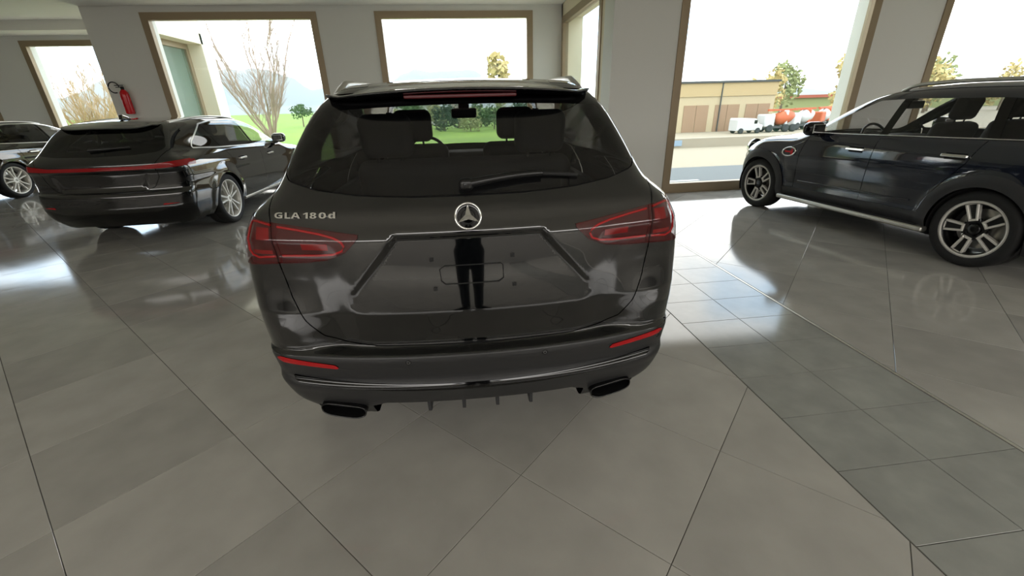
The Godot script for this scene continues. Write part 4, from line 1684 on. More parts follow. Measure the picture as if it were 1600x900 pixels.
	put(arm, "wiper_blade", wb.mesh(), M.rubber)
	# parking sensors
	for q in [[-0.272, 0.562], [0.272, 0.562], [-0.62, 0.51], [0.80, 0.53]]:
		if q[0] < -0.5:
			continue
		var p := sh.on_tail(absf(q[0]), q[1])
		var n := sh.normal(p)
		n.x *= signf(q[0])
		n.z = -n.z
		var sn := MB.new()
		sn.lathe([[0.011, -0.004], [0.011, 0.0015], [0.009, 0.0025], [0.0, 0.0025]], 20)
		var bb := Basis.looking_at(-n, Vector3.UP) * Basis(Vector3.UP, -PI / 2)
		put(car, "parking_sensor", sn.mesh(), M.gloss, Transform3D(bb, Vector3(p.x * signf(q[0]), p.y, -p.z)))
	# diffuser with fins between the tail pipes
	var df := MB.new()
	var dg := []
	for i in 21:
		var x := lerpf(-0.50, 0.50, i / 20.0)
		var bow := 0.13 * x * x
		dg.append([Vector3(x, 0.345, -(0.075 + bow)), Vector3(x, 0.325, -(0.085 + bow)), Vector3(x, 0.30, -(0.14 + bow)), Vector3(x, 0.27, -(0.35 + bow)), Vector3(x, 0.25, -0.62)])
	df.grid(dg)
	var dif := put(car, "diffuser", df.mesh(), M.clad)
	for x in [-0.225, -0.075, 0.075, 0.225]:
		var fn := MB.new()
		fn.extrude(v2s([[-0.09, 0.322], [-0.10, 0.25], [-0.13, 0.236], [-0.40, 0.25]]), -0.007, 0.007, 0.002)
		put(dif, "fin", fn.mesh(), M.clad, Transform3D(Basis(Vector3(0, 0, 1), Vector3(0, 1, 0), Vector3(-1, 0, 0)), Vector3(x, 0, 0)))
	# tail pipes
	for sg in [-1.0, 1.0]:
		var ex := MB.new()
		var g := []
		for pr in [[1.0, 0.035, 0.25], [1.0, 0.035, 0.05], [1.0, 0.035, 0.045], [0.97, 0.031, 0.042], [0.93, 0.027, 0.046], [0.92, 0.026, 0.12], [0.9, 0.025, 0.2]]:
			var ring2 := []
			for k in 28:
				var a := TAU * k / 28
				var ca := cos(a)
				var sa := sin(a)
				var xx: float = signf(ca) * pow(absf(ca), 0.6) * 0.098 * pr[0]
				var yy2: float = signf(sa) * pow(absf(sa), 0.7) * pr[1]
				ring2.append(Vector3((0.588 + xx) * sg, 0.297 + yy2 + xx * 0.06, -(pr[2] + 0.03 + 0.25 * maxf(xx + 0.05, 0.0))))
			g.append(ring2)
		ex.grid(g, false, true)
		put(car, "tail_pipe", ex.mesh(), M.gloss)
		put(car, "pipe_shroud", rb(Vector3(0.52 * sg, 0.30, -0.30), Vector3(0.42, 0.10, 0.28), 0.04), M.gap)
	# roof rails
	for sg in [-1.0, 1.0]:
		var rl := MB.new()
		var rp := PackedVector3Array()
		var rr := []
		for i in 22:
			var u := i / 21.0
			var s := lerpf(0.72, 2.55, u)
			var p := sh.on_top(0.555, s)
			var lift := 0.042 * smoothstep(0.0, 0.09, u) * smoothstep(1.0, 0.91, u)
			rp.append(Vector3((0.555 - 0.02 * u) * sg, p.y - 0.006 + lift, -s))
			rr.append(0.017)
		rl.tube(rp, rr, 8, false, 1.2)
		put(car, "roof_rail", rl.mesh(), M.satin)
	# underside, cabin, wheels
	put(car, "underbody", bx(Vector3(-0.56, 0.19, -4.2), Vector3(0.56, 0.23, -0.4)), M.gap)
	cabin(car, {"w": 0.76, "floor": 0.30, "s0": 0.65, "s1": 3.35, "front": 2.32, "back": 1.42, "waist": 1.12, "roof": 1.60, "dash": 3.06, "mirror": 2.80, "rests": 2})
	put(car, "headliner", bx(Vector3(-0.50, 1.562, -2.50), Vector3(0.50, 1.57, -0.80)), M.headliner)
	put(car, "parcel_shelf", rb(Vector3(0, 1.02, -0.82), Vector3(1.2, 0.03, 0.5), 0.012), M.cabin)
	for sg in [-1.0, 1.0]:
		var bt := MB.new()
		bt.tube(PackedVector3Array([Vector3(0.50 * sg, 1.46, -1.72), Vector3(0.505 * sg, 1.36, -1.74), Vector3(0.53 * sg, 1.20, -1.78), Vector3(0.56 * sg, 1.16, -1.78)]), 0.02, 6, false, 0.25)
		put(car, "seat_belt", bt.mesh(), M.belt)
	door_mirror(car, 0.88, 1.12, 2.95, M.black)
	for ax in [0.84, 3.57]:
		for sg in [-1.0, 1.0]:
			wheel(car, Vector3(0.79 * sg, 0.345, -ax), sg, 0.345, 0.225, 0.24, "multi", 0.3)

func handle(parent: Node, sh: Shell, s: float, y: float, mat: Material, ln := 0.2):
	for sg in [-1.0, 1.0]:
		var p := sh.on_side(s, y)
		var n := sh.normal(p)
		var b := MB.new()
		b.rbox(Vector3(0, 0, 0.026), Vector3(ln, 0.028, 0.016), 0.007)
		b.rbox(Vector3(-ln * 0.45, 0, 0.013), Vector3(0.03, 0.024, 0.03), 0.006)
		b.rbox(Vector3(ln * 0.45, 0, 0.013), Vector3(0.03, 0.024, 0.03), 0.006)
		var nz := Vector3(n.x * sg, n.y, -n.z)
		var xx := Vector3(0, 0, -sg)
		xx = (xx - nz * xx.dot(nz)).normalized()
		var o := put(parent, "door_handle", b.mesh(), mat, Transform3D(Basis(xx, nz.cross(xx), nz), Vector3(p.x * sg, p.y, -p.z)))
		var c := MB.new()
		c.rbox(Vector3(0, 0, 0), Vector3(ln * 0.8, 0.06, 0.006), 0.003)
		put(o, "handle_cup", c.mesh(), M.gap)

func side_strip(sh: Shell, pts: Array, r: float, out: float, sg: float, flat := 1.0) -> ArrayMesh:
	var b := MB.new()
	var pp := PackedVector3Array()
	for q in pts:
		var p := sh.on_side(q[0], q[1])
		p += sh.normal(p) * out
		pp.append(Vector3(p.x * sg, p.y, -p.z))
	b.tube(pp, r, 6, false, flat)
	return b.mesh()

func ramp(a: Array, b: Array, n: int) -> Array:
	var o := []
	for i in n + 1:
		o.append([lerpf(a[0], b[0], i / float(n)), lerpf(a[1], b[1], i / float(n))])
	return o

# ------------------------------------------------------------------ the two black estate cars on the left
func estate_cars():
	var car := thing("estate_car", "glossy black estate car with a thin red light bar across its tail", "car", Vector3(-4.25, 0, -5.62), deg_to_rad(-1.0))
	var sh := Shell.new()
	sh.top = Curve1.new([[0.0, 1.34], [0.4, 1.405], [0.8, 1.445], [1.5, 1.468], [2.1, 1.46], [2.5, 1.41], [2.9, 1.26], [3.3, 1.05], [3.5, 0.985], [4.0, 0.93], [4.4, 0.86], [4.7, 0.76], [4.85, 0.66]], 6)
	sh.rear = Curve1.new([[0.18, 0.20], [0.26, 0.11], [0.33, 0.045], [0.36, 0.03], [0.45, 0.0], [0.58, 0.0], [0.63, 0.015], [0.655, 0.045], [0.70, 0.05], [0.86, 0.04], [0.885, 0.012], [0.96, 0.008], [1.0, 0.03], [1.06, 0.085], [1.10, 0.13], [1.38, 0.45], [1.45, 0.55], [1.52, 0.7]], 1, 700)
	sh.front = Curve1.new([[0.18, 4.65], [0.35, 4.77], [0.5, 4.83], [0.65, 4.83], [0.8, 4.76], [0.95, 4.6], [1.5, 4.0]], 5)
	sh.wide = Curve1.new([[0.18, 0.78], [0.28, 0.86], [0.42, 0.905], [0.58, 0.925], [0.72, 0.922], [0.78, 0.93], [0.88, 0.925], [0.94, 0.905], [0.99, 0.87], [1.04, 0.825], [1.10, 0.79], [1.25, 0.72], [1.38, 0.645], [1.50, 0.55]], 3)
	sh.plan = Curve1.new([[0.0, 0.93], [0.3, 0.97], [0.7, 0.995], [1.1, 1.0], [3.9, 0.995], [4.4, 0.95], [4.85, 0.84]], 5)
	sh.cabin = Curve1.new([[0.0, 0.88], [0.4, 0.92], [0.9, 0.97], [1.5, 1.01], [2.6, 1.01], [3.4, 0.97], [4.8, 0.9]], 5)
	sh.waist = 1.03
	sh.crown = 0.08
	sh.rear_bow = 0.14
	sh.k_rear = 0.12
	sh.k_side = 0.10
	sh.flares = [[1.05, 0.36, 0.36, 0.16, 0.022], [3.95, 0.36, 0.36, 0.16, 0.02]]
	var field := v2s([[-0.52, 0.87], [0.52, 0.87], [0.45, 0.69], [-0.45, 0.69]])
	sh.dent = func(x: float, y: float) -> float:
		if y < 0.6 or y > 0.95 or x > 0.7:
			return 0.0
		return 0.016 * smoothstep(0.045, -0.03, sd_poly(field, Vector2(x, y)))
	sh.has_dent = true
	var T := sh.build(span([0.0, 0.022, 0.70]), span([0.34, 0.02, 1.18]), span([0.60, 0.03, 1.6, 0.035, 4.1]))
	var cut: Array
	for ax in [1.05, 3.95]:
		cut = sh.cut(T, disc(ax, 0.35, 0.37))
		T = cut[1]
		wheel_well(car, ax, 0.35, 0.365, 0.56, 0.90)
	# light bar
	cut = sh.cut(T, tail_area([[-0.1, 0.903], [0.55, 0.903], [0.70, 0.905], [1.0, 0.915], [1.0, 0.99], [0.80, 0.975], [0.62, 0.955], [0.50, 0.942], [-0.1, 0.942]], 0.50))
	T = cut[1]
	put(car, "light_bar", sh.mesh(cut[0], 0, 0.004, 0.02), M.bar)
	# rear glass
	var pane := tail_area([[-0.1, 1.052], [0.45, 1.062], [0.66, 1.085], [0.70, 1.12], [0.65, 1.26], [0.585, 1.37], [0.55, 1.39], [-0.1, 1.405]], 0.7)
	cut = sh.cut(T, pane)
	T = cut[1]
	put(car, "rear_window", sh.mesh(cut[0]), M.dark_glass)
	# gate and bumper joints
	var gate := tail_area([[-0.1, 0.648], [0.46, 0.655], [0.56, 0.69], [0.63, 0.80], [0.64, 0.95], [0.69, 1.02], [0.72, 1.10], [0.64, 1.36], [0.56, 1.46], [-0.1, 1.46]], 0.8)
	cut = sh.cut(T, gate)
	T = cut[1]
	put(car, "tailgate", sh.mesh(cut[0], 0, 0.0, 0.015), M.black)
	cut = sh.cut(T, grow(gate, 0.006))
	T = cut[1]
	put(car, "tailgate_gap", sh.mesh(cut[0], 0, -0.012), M.gap)
	cut = sh.cut(T, func(p: Vector3) -> float: return maxf(p.y - (0.40 + 0.06 * smoothstep(0.5, 0.8, p.x)), p.z - 0.55))
	T = cut[1]
	put(car, "diffuser", sh.mesh(cut[0], 0, 0.0, 0.03), M.gloss)
	cut = sh.cut(T, tail_area([[0.60, 0.47], [0.86, 0.49], [0.86, 0.515], [0.62, 0.50]], 0.5))
	T = cut[1]
	for sg in [1, -1]:
		put(car, "reflector", sh.mesh(cut[0], sg, 0.003, 0.01), M.reflector)
	# side glass with a bright surround
	var dlo := side_area([[0.74, 1.09], [0.80, 1.15], [1.22, 1.355], [1.6, 1.395], [2.15, 1.395], [2.5, 1.345], [3.26, 1.02], [3.25, 0.985], [2.2, 1.02], [1.2, 1.058]], 0.45)
	cut = sh.cut(T, grow(dlo, 0.016))
	var ring: PackedInt32Array = cut[0]
	T = cut[1]
	cut = sh.cut(ring, dlo)
	var gl: PackedInt32Array = cut[0]
	for sg in [1, -1]:
		put(car, "window_surround", sh.mesh(cut[1], sg, 0.004), M.satin)
	var pil := PackedInt32Array()
	for ln in [[[1.36, 1.0], [1.24, 1.5]], [[2.30, 0.9], [2.20, 1.5]]]:
		cut = sh.cut(gl, side_line(ln, 0.035, 0.4))
		pil.append_array(cut[0])
		gl = cut[1]
		for sg in [1, -1]:
			put(car, "door_pillar", sh.mesh(cut[0], sg, 0.002), M.gloss)
	var panes := [PackedInt32Array(), PackedInt32Array(), PackedInt32Array()]
	cut = sh.cut(gl, func(p: Vector3) -> float: return p.z - 1.30)
	panes[0] = cut[0]
	cut = sh.cut(cut[1], func(p: Vector3) -> float: return p.z - 2.25)
	panes[1] = cut[0]
	panes[2] = cut[1]
	for k in 3:
		for sg in [1, -1]:
			put(car, "side_window", sh.mesh(panes[k], sg), M.dark_glass if k < 2 else M.window)
	cut = sh.cut(T, func(p: Vector3) -> float:
		if p.z < 2.3 or p.y < 0.95:
			return 0.05
		return maxf(maxf(2.46 - p.z, p.z - 3.40), maxf(p.x - (0.60 + (p.z - 2.46) * 0.12), 0.95 - p.y)))
	put(car, "windscreen", sh.mesh(cut[0]), M.shield)
	T = cut[1]
	for ln in [[[1.30, 1.04], [1.38, 0.78], [1.50, 0.55], [1.52, 0.28]], [[2.30, 1.0], [2.34, 0.28]], [[3.32, 0.97], [3.42, 0.6], [3.36, 0.28]], [[1.52, 0.28], [3.36, 0.28]]]:
		cut = sh.cut_line(T, ln, 0.0035, 0.6)
		for sg in [1, -1]:
			put(car, "door_gap", sh.mesh(cut[0], sg, -0.01), M.gap)
		T = cut[1]
	put(car, "body", sh.mesh(T), M.black)
	# spoiler
	var sp := MB.new()
	var gr := []
	for i in 31:
		var x := lerpf(-0.56, 0.56, i / 30.0)
		var ax := absf(x)
		var yt := 1.412 - 0.08 * x * x - 0.35 * pow(maxf(ax - 0.40, 0.0), 2.0)
		var se := 0.36 + 0.10 * x * x + 0.14 * pow(ax / 0.56, 6.0)
		yt = minf(yt, sh.on_top(ax, se + 0.08).y)
		gr.append([Vector3(x, sh.on_top(ax, 0.75).y - 0.004, -0.75), Vector3(x, sh.on_top(ax, 0.6).y + 0.002, -0.6), Vector3(x, yt + 0.004, -(se + 0.03)), Vector3(x, yt - 0.004, -se), Vector3(x, yt - 0.014, -(se + 0.004)), Vector3(x, yt - 0.03, -(se + 0.10)), Vector3(x, yt - 0.05, -(se + 0.22))])
	sp.grid(gr)
	put(car, "spoiler", sp.mesh(), M.black)
	# wiper on the rear glass
	var wa := MB.new()
	var wp := PackedVector3Array()
	for i in 7:
		var x := -0.04 + 0.42 * i / 6.0
		var y := 1.13 + 0.02 * i / 6.0
		var p := sh.on_tail(maxf(x, 0.0), y)
		wp.append(Vector3(x, y, -p.z + 0.025))
	wa.tube(wp, [0.022, 0.02, 0.018, 0.014, 0.010, 0.009, 0.008], 8)
	put(car, "wiper", wa.mesh(), M.rim_black)
	# fin aerial
	var fa := MB.new()
	fa.extrude(v2s([[-0.09, 0.0], [0.09, 0.0], [0.05, 0.03], [-0.05, 0.062], [-0.075, 0.06]]), -0.018, 0.018, 0.008)
	put(car, "fin_aerial", fa.mesh(), M.black, Transform3D(Basis(Vector3(0, 0, -1), Vector3(0, 1, 0), Vector3(1, 0, 0)), Vector3(0, 1.445, -0.85)))
	# rails, handles, sill line
	for sg in [-1.0, 1.0]:
		var rl := MB.new()
		var rp := PackedVector3Array()
		for i in 18:
			var s := lerpf(0.75, 2.45, i / 17.0)
			var p := sh.on_top(0.56, s)
			rp.append(Vector3(0.56 * sg, p.y + 0.02 * sin(PI * i / 17.0), -s))
		rl.tube(rp, 0.014, 8)
		put(car, "roof_rail", rl.mesh(), M.satin)
		put(car, "sill_trim", side_strip(sh, ramp([1.55, 0.27], [3.3, 0.27], 14), 0.012, 0.002, sg, 2.0), M.satin)
	handle(car, sh, 1.62, 0.86, M.satin)
	handle(car, sh, 2.62, 0.84, M.satin)
	door_mirror(car, 0.86, 0.99, 3.02, M.black)
	put(car, "underbody", bx(Vector3(-0.55, 0.17, -4.6), Vector3(0.55, 0.21, -0.5)), M.gap)
	cabin(car, {"w": 0.74, "floor": 0.24, "s0": 0.7, "s1": 3.35, "front": 2.35, "back": 1.5, "waist": 0.97, "roof": 1.43, "dash": 3.0, "mirror": 2.65, "rests": 3})
	for ax in [1.05, 3.95]:
		for sg in [-1.0, 1.0]:
			wheel(car, Vector3(0.80 * sg, 0.35, -ax), sg, 0.35, 0.235, 0.262, "multi", 0.2)
	# the second one stands side-on in the next bay
	var c2 := car.duplicate()
	c2.name = numbered("estate_car")
	add_child(c2)
	c2.position = Vector3(-9.9, 0, -8.98)
	c2.rotation.y = deg_to_rad(-1.5)
	c2.set_meta("label", "black estate car beyond the one beside the pier, nose to the leftmost window")

# ------------------------------------------------------------------ the dark blue crossover on the right
func crossover():
	var car := thing("crossover_car", "dark navy compact crossover with black wheel arches and two-tone twin-spoke wheels", "car", Vector3(5.49, 0, -2.40), deg_to_rad(4.6))
	var sh := Shell.new()
	sh.top = Curve1.new([[0.0, 1.40], [0.25, 1.49], [0.5, 1.535], [1.0, 1.575], [1.5, 1.585], [1.9, 1.565], [2.2, 1.515], [2.45, 1.40], [2.75, 1.21], [2.95, 1.095], [3.08, 1.06], [3.4, 1.035], [3.7, 0.99], [3.95, 0.92], [4.15, 0.82], [4.3, 0.7]], 5)
	sh.rear = Curve1.new([[0.18, 0.2], [0.3, 0.06], [0.45, 0.0], [0.7, 0.02], [0.95, 0.07], [1.1, 0.13], [1.4, 0.27], [1.55, 0.40], [1.65, 0.6]], 4)
	sh.front = Curve1.new([[0.18, 4.05], [0.35, 4.2], [0.55, 4.26], [0.75, 4.24], [0.9, 4.12], [1.0, 3.95], [1.6, 3.2]], 5)
	sh.wide = Curve1.new([[0.18, 0.78], [0.28, 0.86], [0.36, 0.89], [0.45, 0.888], [0.62, 0.90], [0.80, 0.905], [0.92, 0.897], [1.0, 0.88], [1.06, 0.855], [1.10, 0.825], [1.2, 0.79], [1.35, 0.735], [1.45, 0.69], [1.55, 0.62], [1.65, 0.52]], 3)
	sh.plan = Curve1.new([[0.0, 0.92], [0.35, 0.975], [0.8, 1.0], [3.5, 1.0], [3.9, 0.965], [4.3, 0.85]], 5)
	sh.cabin = Curve1.new([[0.0, 0.93], [0.5, 0.985], [1.2, 1.0], [2.4, 0.995], [3.0, 0.98], [4.3, 0.95]], 5)
	sh.waist = 1.09
	sh.crown = 0.07
	sh.rear_bow = 0.13
	sh.front_bow = 0.26
	sh.k_side = 0.13
	sh.flares = [[0.84, 0.35, 0.42, 0.10, 0.016], [3.50, 0.35, 0.42, 0.10, 0.016]]
	var T := sh.build(span([0.0, 0.035, 0.68]), span([0.34, 0.017, 1.22]), span([0.55, 0.02, 3.62]))
	var cut: Array
	for ax in [0.84, 3.50]:
		cut = sh.cut(T, disc(ax, 0.345, 0.375))
		T = cut[1]
		cut = sh.cut(T, disc(ax, 0.35, 0.475))
		T = cut[1]
		for sg in [1, -1]:
			put(car, "wheel_arch_trim", sh.mesh(cut[0], sg, 0.010, 0.03), M.clad)
		wheel_well(car, ax, 0.345, 0.37, 0.55, 0.88)
	cut = sh.cut(T, func(p: Vector3) -> float: return p.y - (0.385 + 0.02 * sin(p.z)))
	T = cut[1]
	put(car, "lower_cladding", sh.mesh(cut[0], 0, 0.006, 0.02), M.clad)
	# side glass
	var dlo := side_area([[0.36, 1.13], [0.40, 1.30], [0.55, 1.405], [1.1, 1.435], [1.8, 1.44], [2.16, 1.425], [2.76, 1.105], [2.74, 1.078], [1.8, 1.088], [0.9, 1.10]], 0.45)
	cut = sh.cut(T, dlo)
	var gl: PackedInt32Array = cut[0]
	T = cut[1]
	for ln in [[[1.93, 1.0], [1.86, 1.5]], [[0.96, 1.0], [1.06, 1.5]]]:
		cut = sh.cut(gl, side_line(ln, 0.042, 0.4))
		gl = cut[1]
		for sg in [1, -1]:
			put(car, "door_pillar", sh.mesh(cut[0], sg, 0.003), M.gloss)
	var rest: Array
	rest = sh.cut(gl, func(p: Vector3) -> float: return p.z - 1.0)
	for sg in [1, -1]:
		put(car, "side_window", sh.mesh(rest[0], sg), M.privacy)
	rest = sh.cut(rest[1], func(p: Vector3) -> float: return p.z - 1.9)
	for sg in [1, -1]:
		put(car, "side_window", sh.mesh(rest[0], sg), M.window)
		put(car, "side_window", sh.mesh(rest[1], sg), M.window)
	cut = sh.cut(T, func(p: Vector3) -> float:
		if p.z < 2.0 or p.y < 1.05:
			return 0.05
		return maxf(maxf(2.20 - p.z, p.z - 3.0), maxf(p.x - (0.56 + (p.z - 2.2) * 0.17), 1.06 - p.y)))
	put(car, "windscreen", sh.mesh(cut[0]), M.shield)
	T = cut[1]
	cut = sh.cut(T, tail_area([[-0.1, 1.12], [0.55, 1.13], [0.62, 1.2], [0.52, 1.46], [-0.1, 1.48]], 0.6))
	put(car, "rear_window", sh.mesh(cut[0]), M.privacy)
	T = cut[1]
	for ln in [[[1.00, 1.09], [1.06, 0.90], [1.22, 0.66], [1.33, 0.40]], [[1.92, 1.08], [1.95, 0.39]], [[2.78, 1.07], [2.86, 0.8], [2.86, 0.39]]]:
		cut = sh.cut_line(T, ln, 0.0035, 0.6)
		for sg in [1, -1]:
			put(car, "door_gap", sh.mesh(cut[0], sg, -0.01), M.gap)
		T = cut[1]
	# crease low on the doors is the gloss body itself; bonnet joint
	cut = sh.cut_line(T, [[2.98, 0.99], [3.5, 0.945], [3.85, 0.89]], 0.0035, 0.4)
	T = cut[1]
	for sg in [1, -1]:
		put(car, "bonnet_gap", sh.mesh(cut[0], sg, -0.01), M.gap)
	put(car, "body", sh.mesh(T), M.navy)
	for sg in [-1.0, 1.0]:
		put(car, "belt_strip", side_strip(sh, ramp([0.38, 1.115], [2.78, 1.072], 26), 0.010, 0.002, sg, 0.7), M.chrome)
		put(car, "door_ledge", side_strip(sh, ramp([1.42, 0.50], [2.80, 0.485], 14), 0.014, -0.003, sg, 0.6), M.navy)
		# side step
		var stp := MB.new()
		stp.rbox(Vector3(0.90 * sg, 0.255, -2.12), Vector3(0.09, 0.055, 1.86), 0.022)
		var so := put(car, "side_step", stp.mesh(), M.satin)
		put(so, "step_pad", rb(Vector3(0.905 * sg, 0.284, -2.12), Vector3(0.05, 0.008, 1.70), 0.003), M.rubber)
		# grille ornament on the wing: bright oval with a red core
		var p := sh.on_side(3.02, 0.83)
		var n := sh.normal(p)
		var nz := Vector3(n.x * sg, n.y, -n.z)
		var xx := (Vector3(0, 0, -sg) - nz * Vector3(0, 0, -sg).dot(nz)).normalized()
		var sx := Transform3D(Basis(xx, nz.cross(xx), nz), Vector3(p.x * sg, p.y, -p.z))
		var ov := PackedVector3Array()
		for i in 28:
			var a := TAU * i / 28
			ov.append(Vector3(cos(a) * 0.10 + 0.02 * sin(a) * -sg, sin(a) * 0.055, 0.006))
		var om := MB.new()
		om.tube(ov, 0.010, 6, true, 1.0, Vector3.BACK)
		var orn := put(car, "wing_ornament", om.mesh(), M.chrome, sx)
		put(orn, "ornament_core", rb(Vector3(0, 0, 0.003), Vector3(0.17, 0.085, 0.012), 0.005), M.rim_black)
		put(orn, "red_stripe", rb(Vector3(0.0, 0.0, 0.010), Vector3(0.13, 0.022, 0.010), 0.004), M.red)
		put(orn, "red_stripe", rb(Vector3(0.05, 0.0, 0.010), Vector3(0.03, 0.075, 0.008), 0.003), M.red)
		# bright tick behind the rear wheel arch
		put(car, "side_badge", side_strip(sh, ramp([0.62, 0.875], [0.30, 0.83], 6), 0.016, 0.0, sg, 0.8), M.satin)
		var rl := MB.new()
		var rp := PackedVector3Array()
		for i in 20:
			var u := i / 19.0
			var s := lerpf(0.40, 2.06, u)
			var q := sh.on_top(0.575, s)
			rp.append(Vector3(0.575 * sg, q.y - 0.004 + 0.045 * smoothstep(0.0, 0.08, u) * smoothstep(1.0, 0.92, u), -s))
		rl.tube(rp, 0.015, 8, false, 1.2)
		put(car, "roof_rail", rl.mesh(), M.satin)
		# rear lamp and headlamp
		var hl := MB.new()
		hl.lathe([[0.0, 0.03], [0.09, 0.02], [0.115, 0.0], [0.12, -0.04]], 28)
		put(car, "headlamp", hl.mesh(), M.chrome, Transform3D(Basis(Vector3(0, 0, -1), Vector3(0, 1, 0), Vector3(1, 0, 0)), Vector3(0.60 * sg, 0.80, -4.04)))
	handle(car, sh, 2.12, 0.93, M.chrome, 0.21)
	handle(car, sh, 1.16, 0.95, M.chrome, 0.21)
	door_mirror(car, 0.87, 1.06, 2.62, M.gloss)
	put(car, "underbody", bx(Vector3(-0.55, 0.19, -3.9), Vector3(0.55, 0.23, -0.4)), M.gap)
	cabin(car, {"w": 0.74, "floor": 0.28, "s0": 0.6, "s1": 2.9, "front": 1.98, "back": 1.15, "waist": 1.06, "roof": 1.54, "dash": 2.68, "mirror": 2.32, "rests": 3})
	for ax in [0.84, 3.50]:
		for sg in [-1.0, 1.0]:
			wheel(car, Vector3(0.78 * sg, 0.345, -ax), sg, 0.345, 0.225, 0.248, "twin", 0.35)

# ------------------------------------------------------------------ the photographer, met only in the paintwork's reflection
class Blob:
	var o: Vector3
	var c: float
	var n: Vector3i
	var v := PackedFloat32Array()
	func _init(lo: Vector3, hi: Vector3, cell: float):
		o = lo
		c = cell
		n = Vector3i(((hi - lo) / cell).ceil()) + Vector3i.ONE
		v.resize(n.x * n.y * n.z)
		v.fill(0.2)
	func bone(a: Vector3, b: Vector3, ra: float, rb_: float, k := 0.03, squash := Vector3.ONE):
		var m := maxf(ra, rb_) + k + c * 2
		var lo := Vector3i(((a.min(b) - Vector3.ONE * m - o) / c).floor()).clamp(Vector3i.ZERO, n - Vector3i.ONE)
		var hi := Vector3i(((a.max(b) + Vector3.ONE * m - o) / c).ceil()).clamp(Vector3i.ZERO, n - Vector3i.ONE)
		var e := (b - a) / squash
		var l2 := maxf(e.length_squared(), 1e-9)
		for x in range(lo.x, hi.x + 1):
			for y in range(lo.y, hi.y + 1):
				for z in range(lo.z, hi.z + 1):
					var p := (o + Vector3(x, y, z) * c - a) / squash
					var t := clampf(p.dot(e) / l2, 0.0, 1.0)
					var d := (p - e * t).length() - lerpf(ra, rb_, t)
					var i := (x * n.y + y) * n.z + z
					var q := v[i]
					var h := maxf(k - absf(d - q), 0.0)
					v[i] = minf(d, q) - h * h / (4.0 * k)
	func surface(b: MB):
		var id := {}
		var sz := n.y * n.z
		var off := [0, sz, n.z, sz + n.z, 1, sz + 1, n.z + 1, sz + n.z + 1]
		for x in n.x - 1:
			for y in n.y - 1:
				for z in n.z - 1:
					var i := (x * n.y + y) * n.z + z
					var neg := 0
					for q in off:
						if v[i + q] < 0.0:
							neg += 1
					if neg == 0 or neg == 8:
						continue
					var s := Vector3.ZERO
					var cnt := 0
					for ea in 8:
						for bit in 3:
							if ea & (1 << bit):
								continue
							var eb: int = ea | (1 << bit)
							var da := v[i + off[ea]]
							var db := v[i + off[eb]]
							if (da < 0.0) != (db < 0.0):
								var t := da / (da - db)
								var pa := Vector3(ea & 1, (ea >> 1) & 1, (ea >> 2) & 1)
								var pb := Vector3(eb & 1, (eb >> 1) & 1, (eb >> 2) & 1)
								s += pa.lerp(pb, t)
								cnt += 1
					id[i] = b.P.size()
					b.P.append(o + (Vector3(x, y, z) + s / cnt) * c)
					var g := Vector3(v[i + sz] - v[i], v[i + n.z] - v[i], v[i + 1] - v[i])
					b.N.append(g.normalized() if g.length() > 1e-9 else Vector3.UP)
		for i in id:
			var z: int = i % n.z
			var y: int = (i / n.z) % n.y
			var x: int = i / sz
			for ax in 3:
				var st: int = [sz, n.z, 1][ax]
				var s1: int = [n.z, 1, sz][ax]
				var s2: int = [1, sz, n.z][ax]
				var pos := [x, y, z]
				if pos[(ax + 1) % 3] == 0 or pos[(ax + 2) % 3] == 0:
					continue
				if (v[i] < 0.0) == (v[i + st] < 0.0):
					continue
				if not (id.has(i - s1) and id.has(i - s2) and id.has(i - s1 - s2)):
					continue
				var q := [id[i], id[i - s1], id[i - s1 - s2], id[i - s2]]
				if v[i] < 0.0:
					b.T.append_array([q[0], q[2], q[1], q[0], q[3], q[2]])
				else:
					b.T.append_array([q[0], q[1], q[2], q[0], q[2], q[3]])

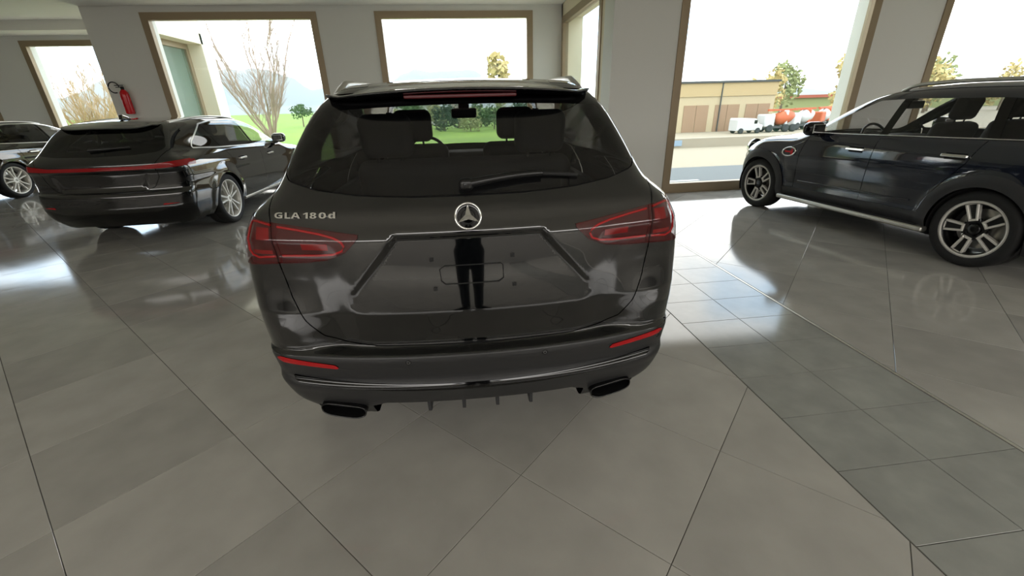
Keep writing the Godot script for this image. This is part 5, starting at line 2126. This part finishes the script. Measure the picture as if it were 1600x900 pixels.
func photographer():
	# stands just behind the lens, facing the tail of the black car, both hands raised to hold the phone
	var t := thing("person", "person in dark jacket and trousers standing behind the black car, hands raised", "person", Vector3(-0.06, 0, 0.42))
	var body := Blob.new(Vector3(-0.36, -0.02, -0.44), Vector3(0.36, 1.84, 0.22), 0.016)
	for sg in [-1.0, 1.0]:
		var hip := Vector3(0.09 * sg, 0.93, 0)
		var knee := Vector3(0.085 * sg, 0.50, -0.015)
		var ank := Vector3(0.075 * sg, 0.09, 0.02)
		body.bone(hip, knee, 0.088, 0.062, 0.04)
		body.bone(knee, ank, 0.062, 0.050, 0.02)
		body.bone(Vector3(0.07 * sg, 0.04, 0.05), Vector3(0.20 * sg, 0.032, -0.12), 0.045, 0.034, 0.02)
		var sho := Vector3(0.185 * sg, 1.43, 0.01)
		var elb := Vector3(0.235 * sg, 1.17, -0.08)
		var wri := Vector3(0.095 * sg, 1.37, -0.24)
		body.bone(sho, elb, 0.062, 0.05, 0.03)
		body.bone(elb, wri, 0.05, 0.033, 0.02)
		body.bone(wri, wri + Vector3(-0.01 * sg, 0.045, -0.035), 0.034, 0.036, 0.015)
	body.bone(Vector3(0, 0.97, 0), Vector3(0, 1.15, 0), 0.15, 0.14, 0.05, Vector3(1, 1, 0.72))
	body.bone(Vector3(0, 1.15, 0), Vector3(0, 1.38, 0), 0.145, 0.165, 0.05, Vector3(1, 1, 0.72))
	body.bone(Vector3(-0.13, 1.44, 0.01), Vector3(0.13, 1.44, 0.01), 0.07, 0.07, 0.05)
	body.bone(Vector3(0, 1.45, 0.01), Vector3(0, 1.56, -0.01), 0.058, 0.055, 0.03)
	body.bone(Vector3(0, 1.63, -0.03), Vector3(0, 1.71, -0.01), 0.072, 0.088, 0.03)
	body.bone(Vector3(0, 1.655, -0.105), Vector3(0, 1.63, -0.118), 0.012, 0.016, 0.015)
	for sg in [-1.0, 1.0]:
		body.bone(Vector3(0.088 * sg, 1.68, 0.0), Vector3(0.092 * sg, 1.645, 0.0), 0.014, 0.010, 0.01)
	var b := MB.new()
	body.surface(b)
	# each hand: a grid of its own for palm, four fingers and thumb
	for sg in [-1.0, 1.0]:
		var w := Vector3(0.085 * sg, 1.40, -0.27)
		var hand := Blob.new(w + Vector3(-0.09, -0.06, -0.10), w + Vector3(0.09, 0.13, 0.08), 0.005)
		hand.bone(w + Vector3(0, -0.02, 0.01), w + Vector3(-0.012 * sg, 0.04, -0.01), 0.026, 0.032, 0.012, Vector3(1, 1, 0.7))
		for k in 4:
			var r0 := w + Vector3((-0.036 + 0.021 * k) * sg, 0.052 - 0.004 * absf(k - 1.3), -0.015)
			var ln: float = [0.036, 0.042, 0.04, 0.031][k]
			var r1 := r0 + Vector3(-0.006 * sg, ln * 0.75, -0.018)
			var r2 := r1 + Vector3(-0.012 * sg, ln * 0.2, -0.028)
			hand.bone(r0, r1, 0.0095, 0.0088, 0.006)
			hand.bone(r1, r2, 0.0088, 0.0075, 0.006)
		hand.bone(w + Vector3(-0.02 * sg, 0.0, -0.005), w + Vector3(-0.055 * sg, 0.028, -0.02), 0.014, 0.010, 0.01)
		hand.bone(w + Vector3(-0.055 * sg, 0.028, -0.02), w + Vector3(-0.06 * sg, 0.055, -0.03), 0.010, 0.008, 0.006)
		hand.surface(b)
	var col := PackedColorArray()
	for p in b.P:
		var c := Color(0.012, 0.013, 0.018)
		if p.y < 0.075:
			c = Color(0.03, 0.02, 0.015)
		elif p.y < 0.95:
			c = Color(0.014, 0.015, 0.02)
		elif p.z < -0.235 and p.y > 1.35:
			c = Color(0.45, 0.26, 0.19)
		elif p.y > 1.52:
			c = Color(0.45, 0.26, 0.19)
			if p.y > 1.735 or (p.z > -0.005 and p.y > 1.60):
				c = Color(0.02, 0.014, 0.01)
		col.append(c)
	var arr := []
	arr.resize(Mesh.ARRAY_MAX)
	arr[Mesh.ARRAY_VERTEX] = b.P
	arr[Mesh.ARRAY_NORMAL] = b.N
	arr[Mesh.ARRAY_INDEX] = b.T
	arr[Mesh.ARRAY_COLOR] = col
	var m := ArrayMesh.new()
	m.add_surface_from_arrays(Mesh.PRIMITIVE_TRIANGLES, arr)
	var mat := std(Color(1, 1, 1), 0.8)
	mat.vertex_color_use_as_albedo = true
	put(t, "body", m, mat)
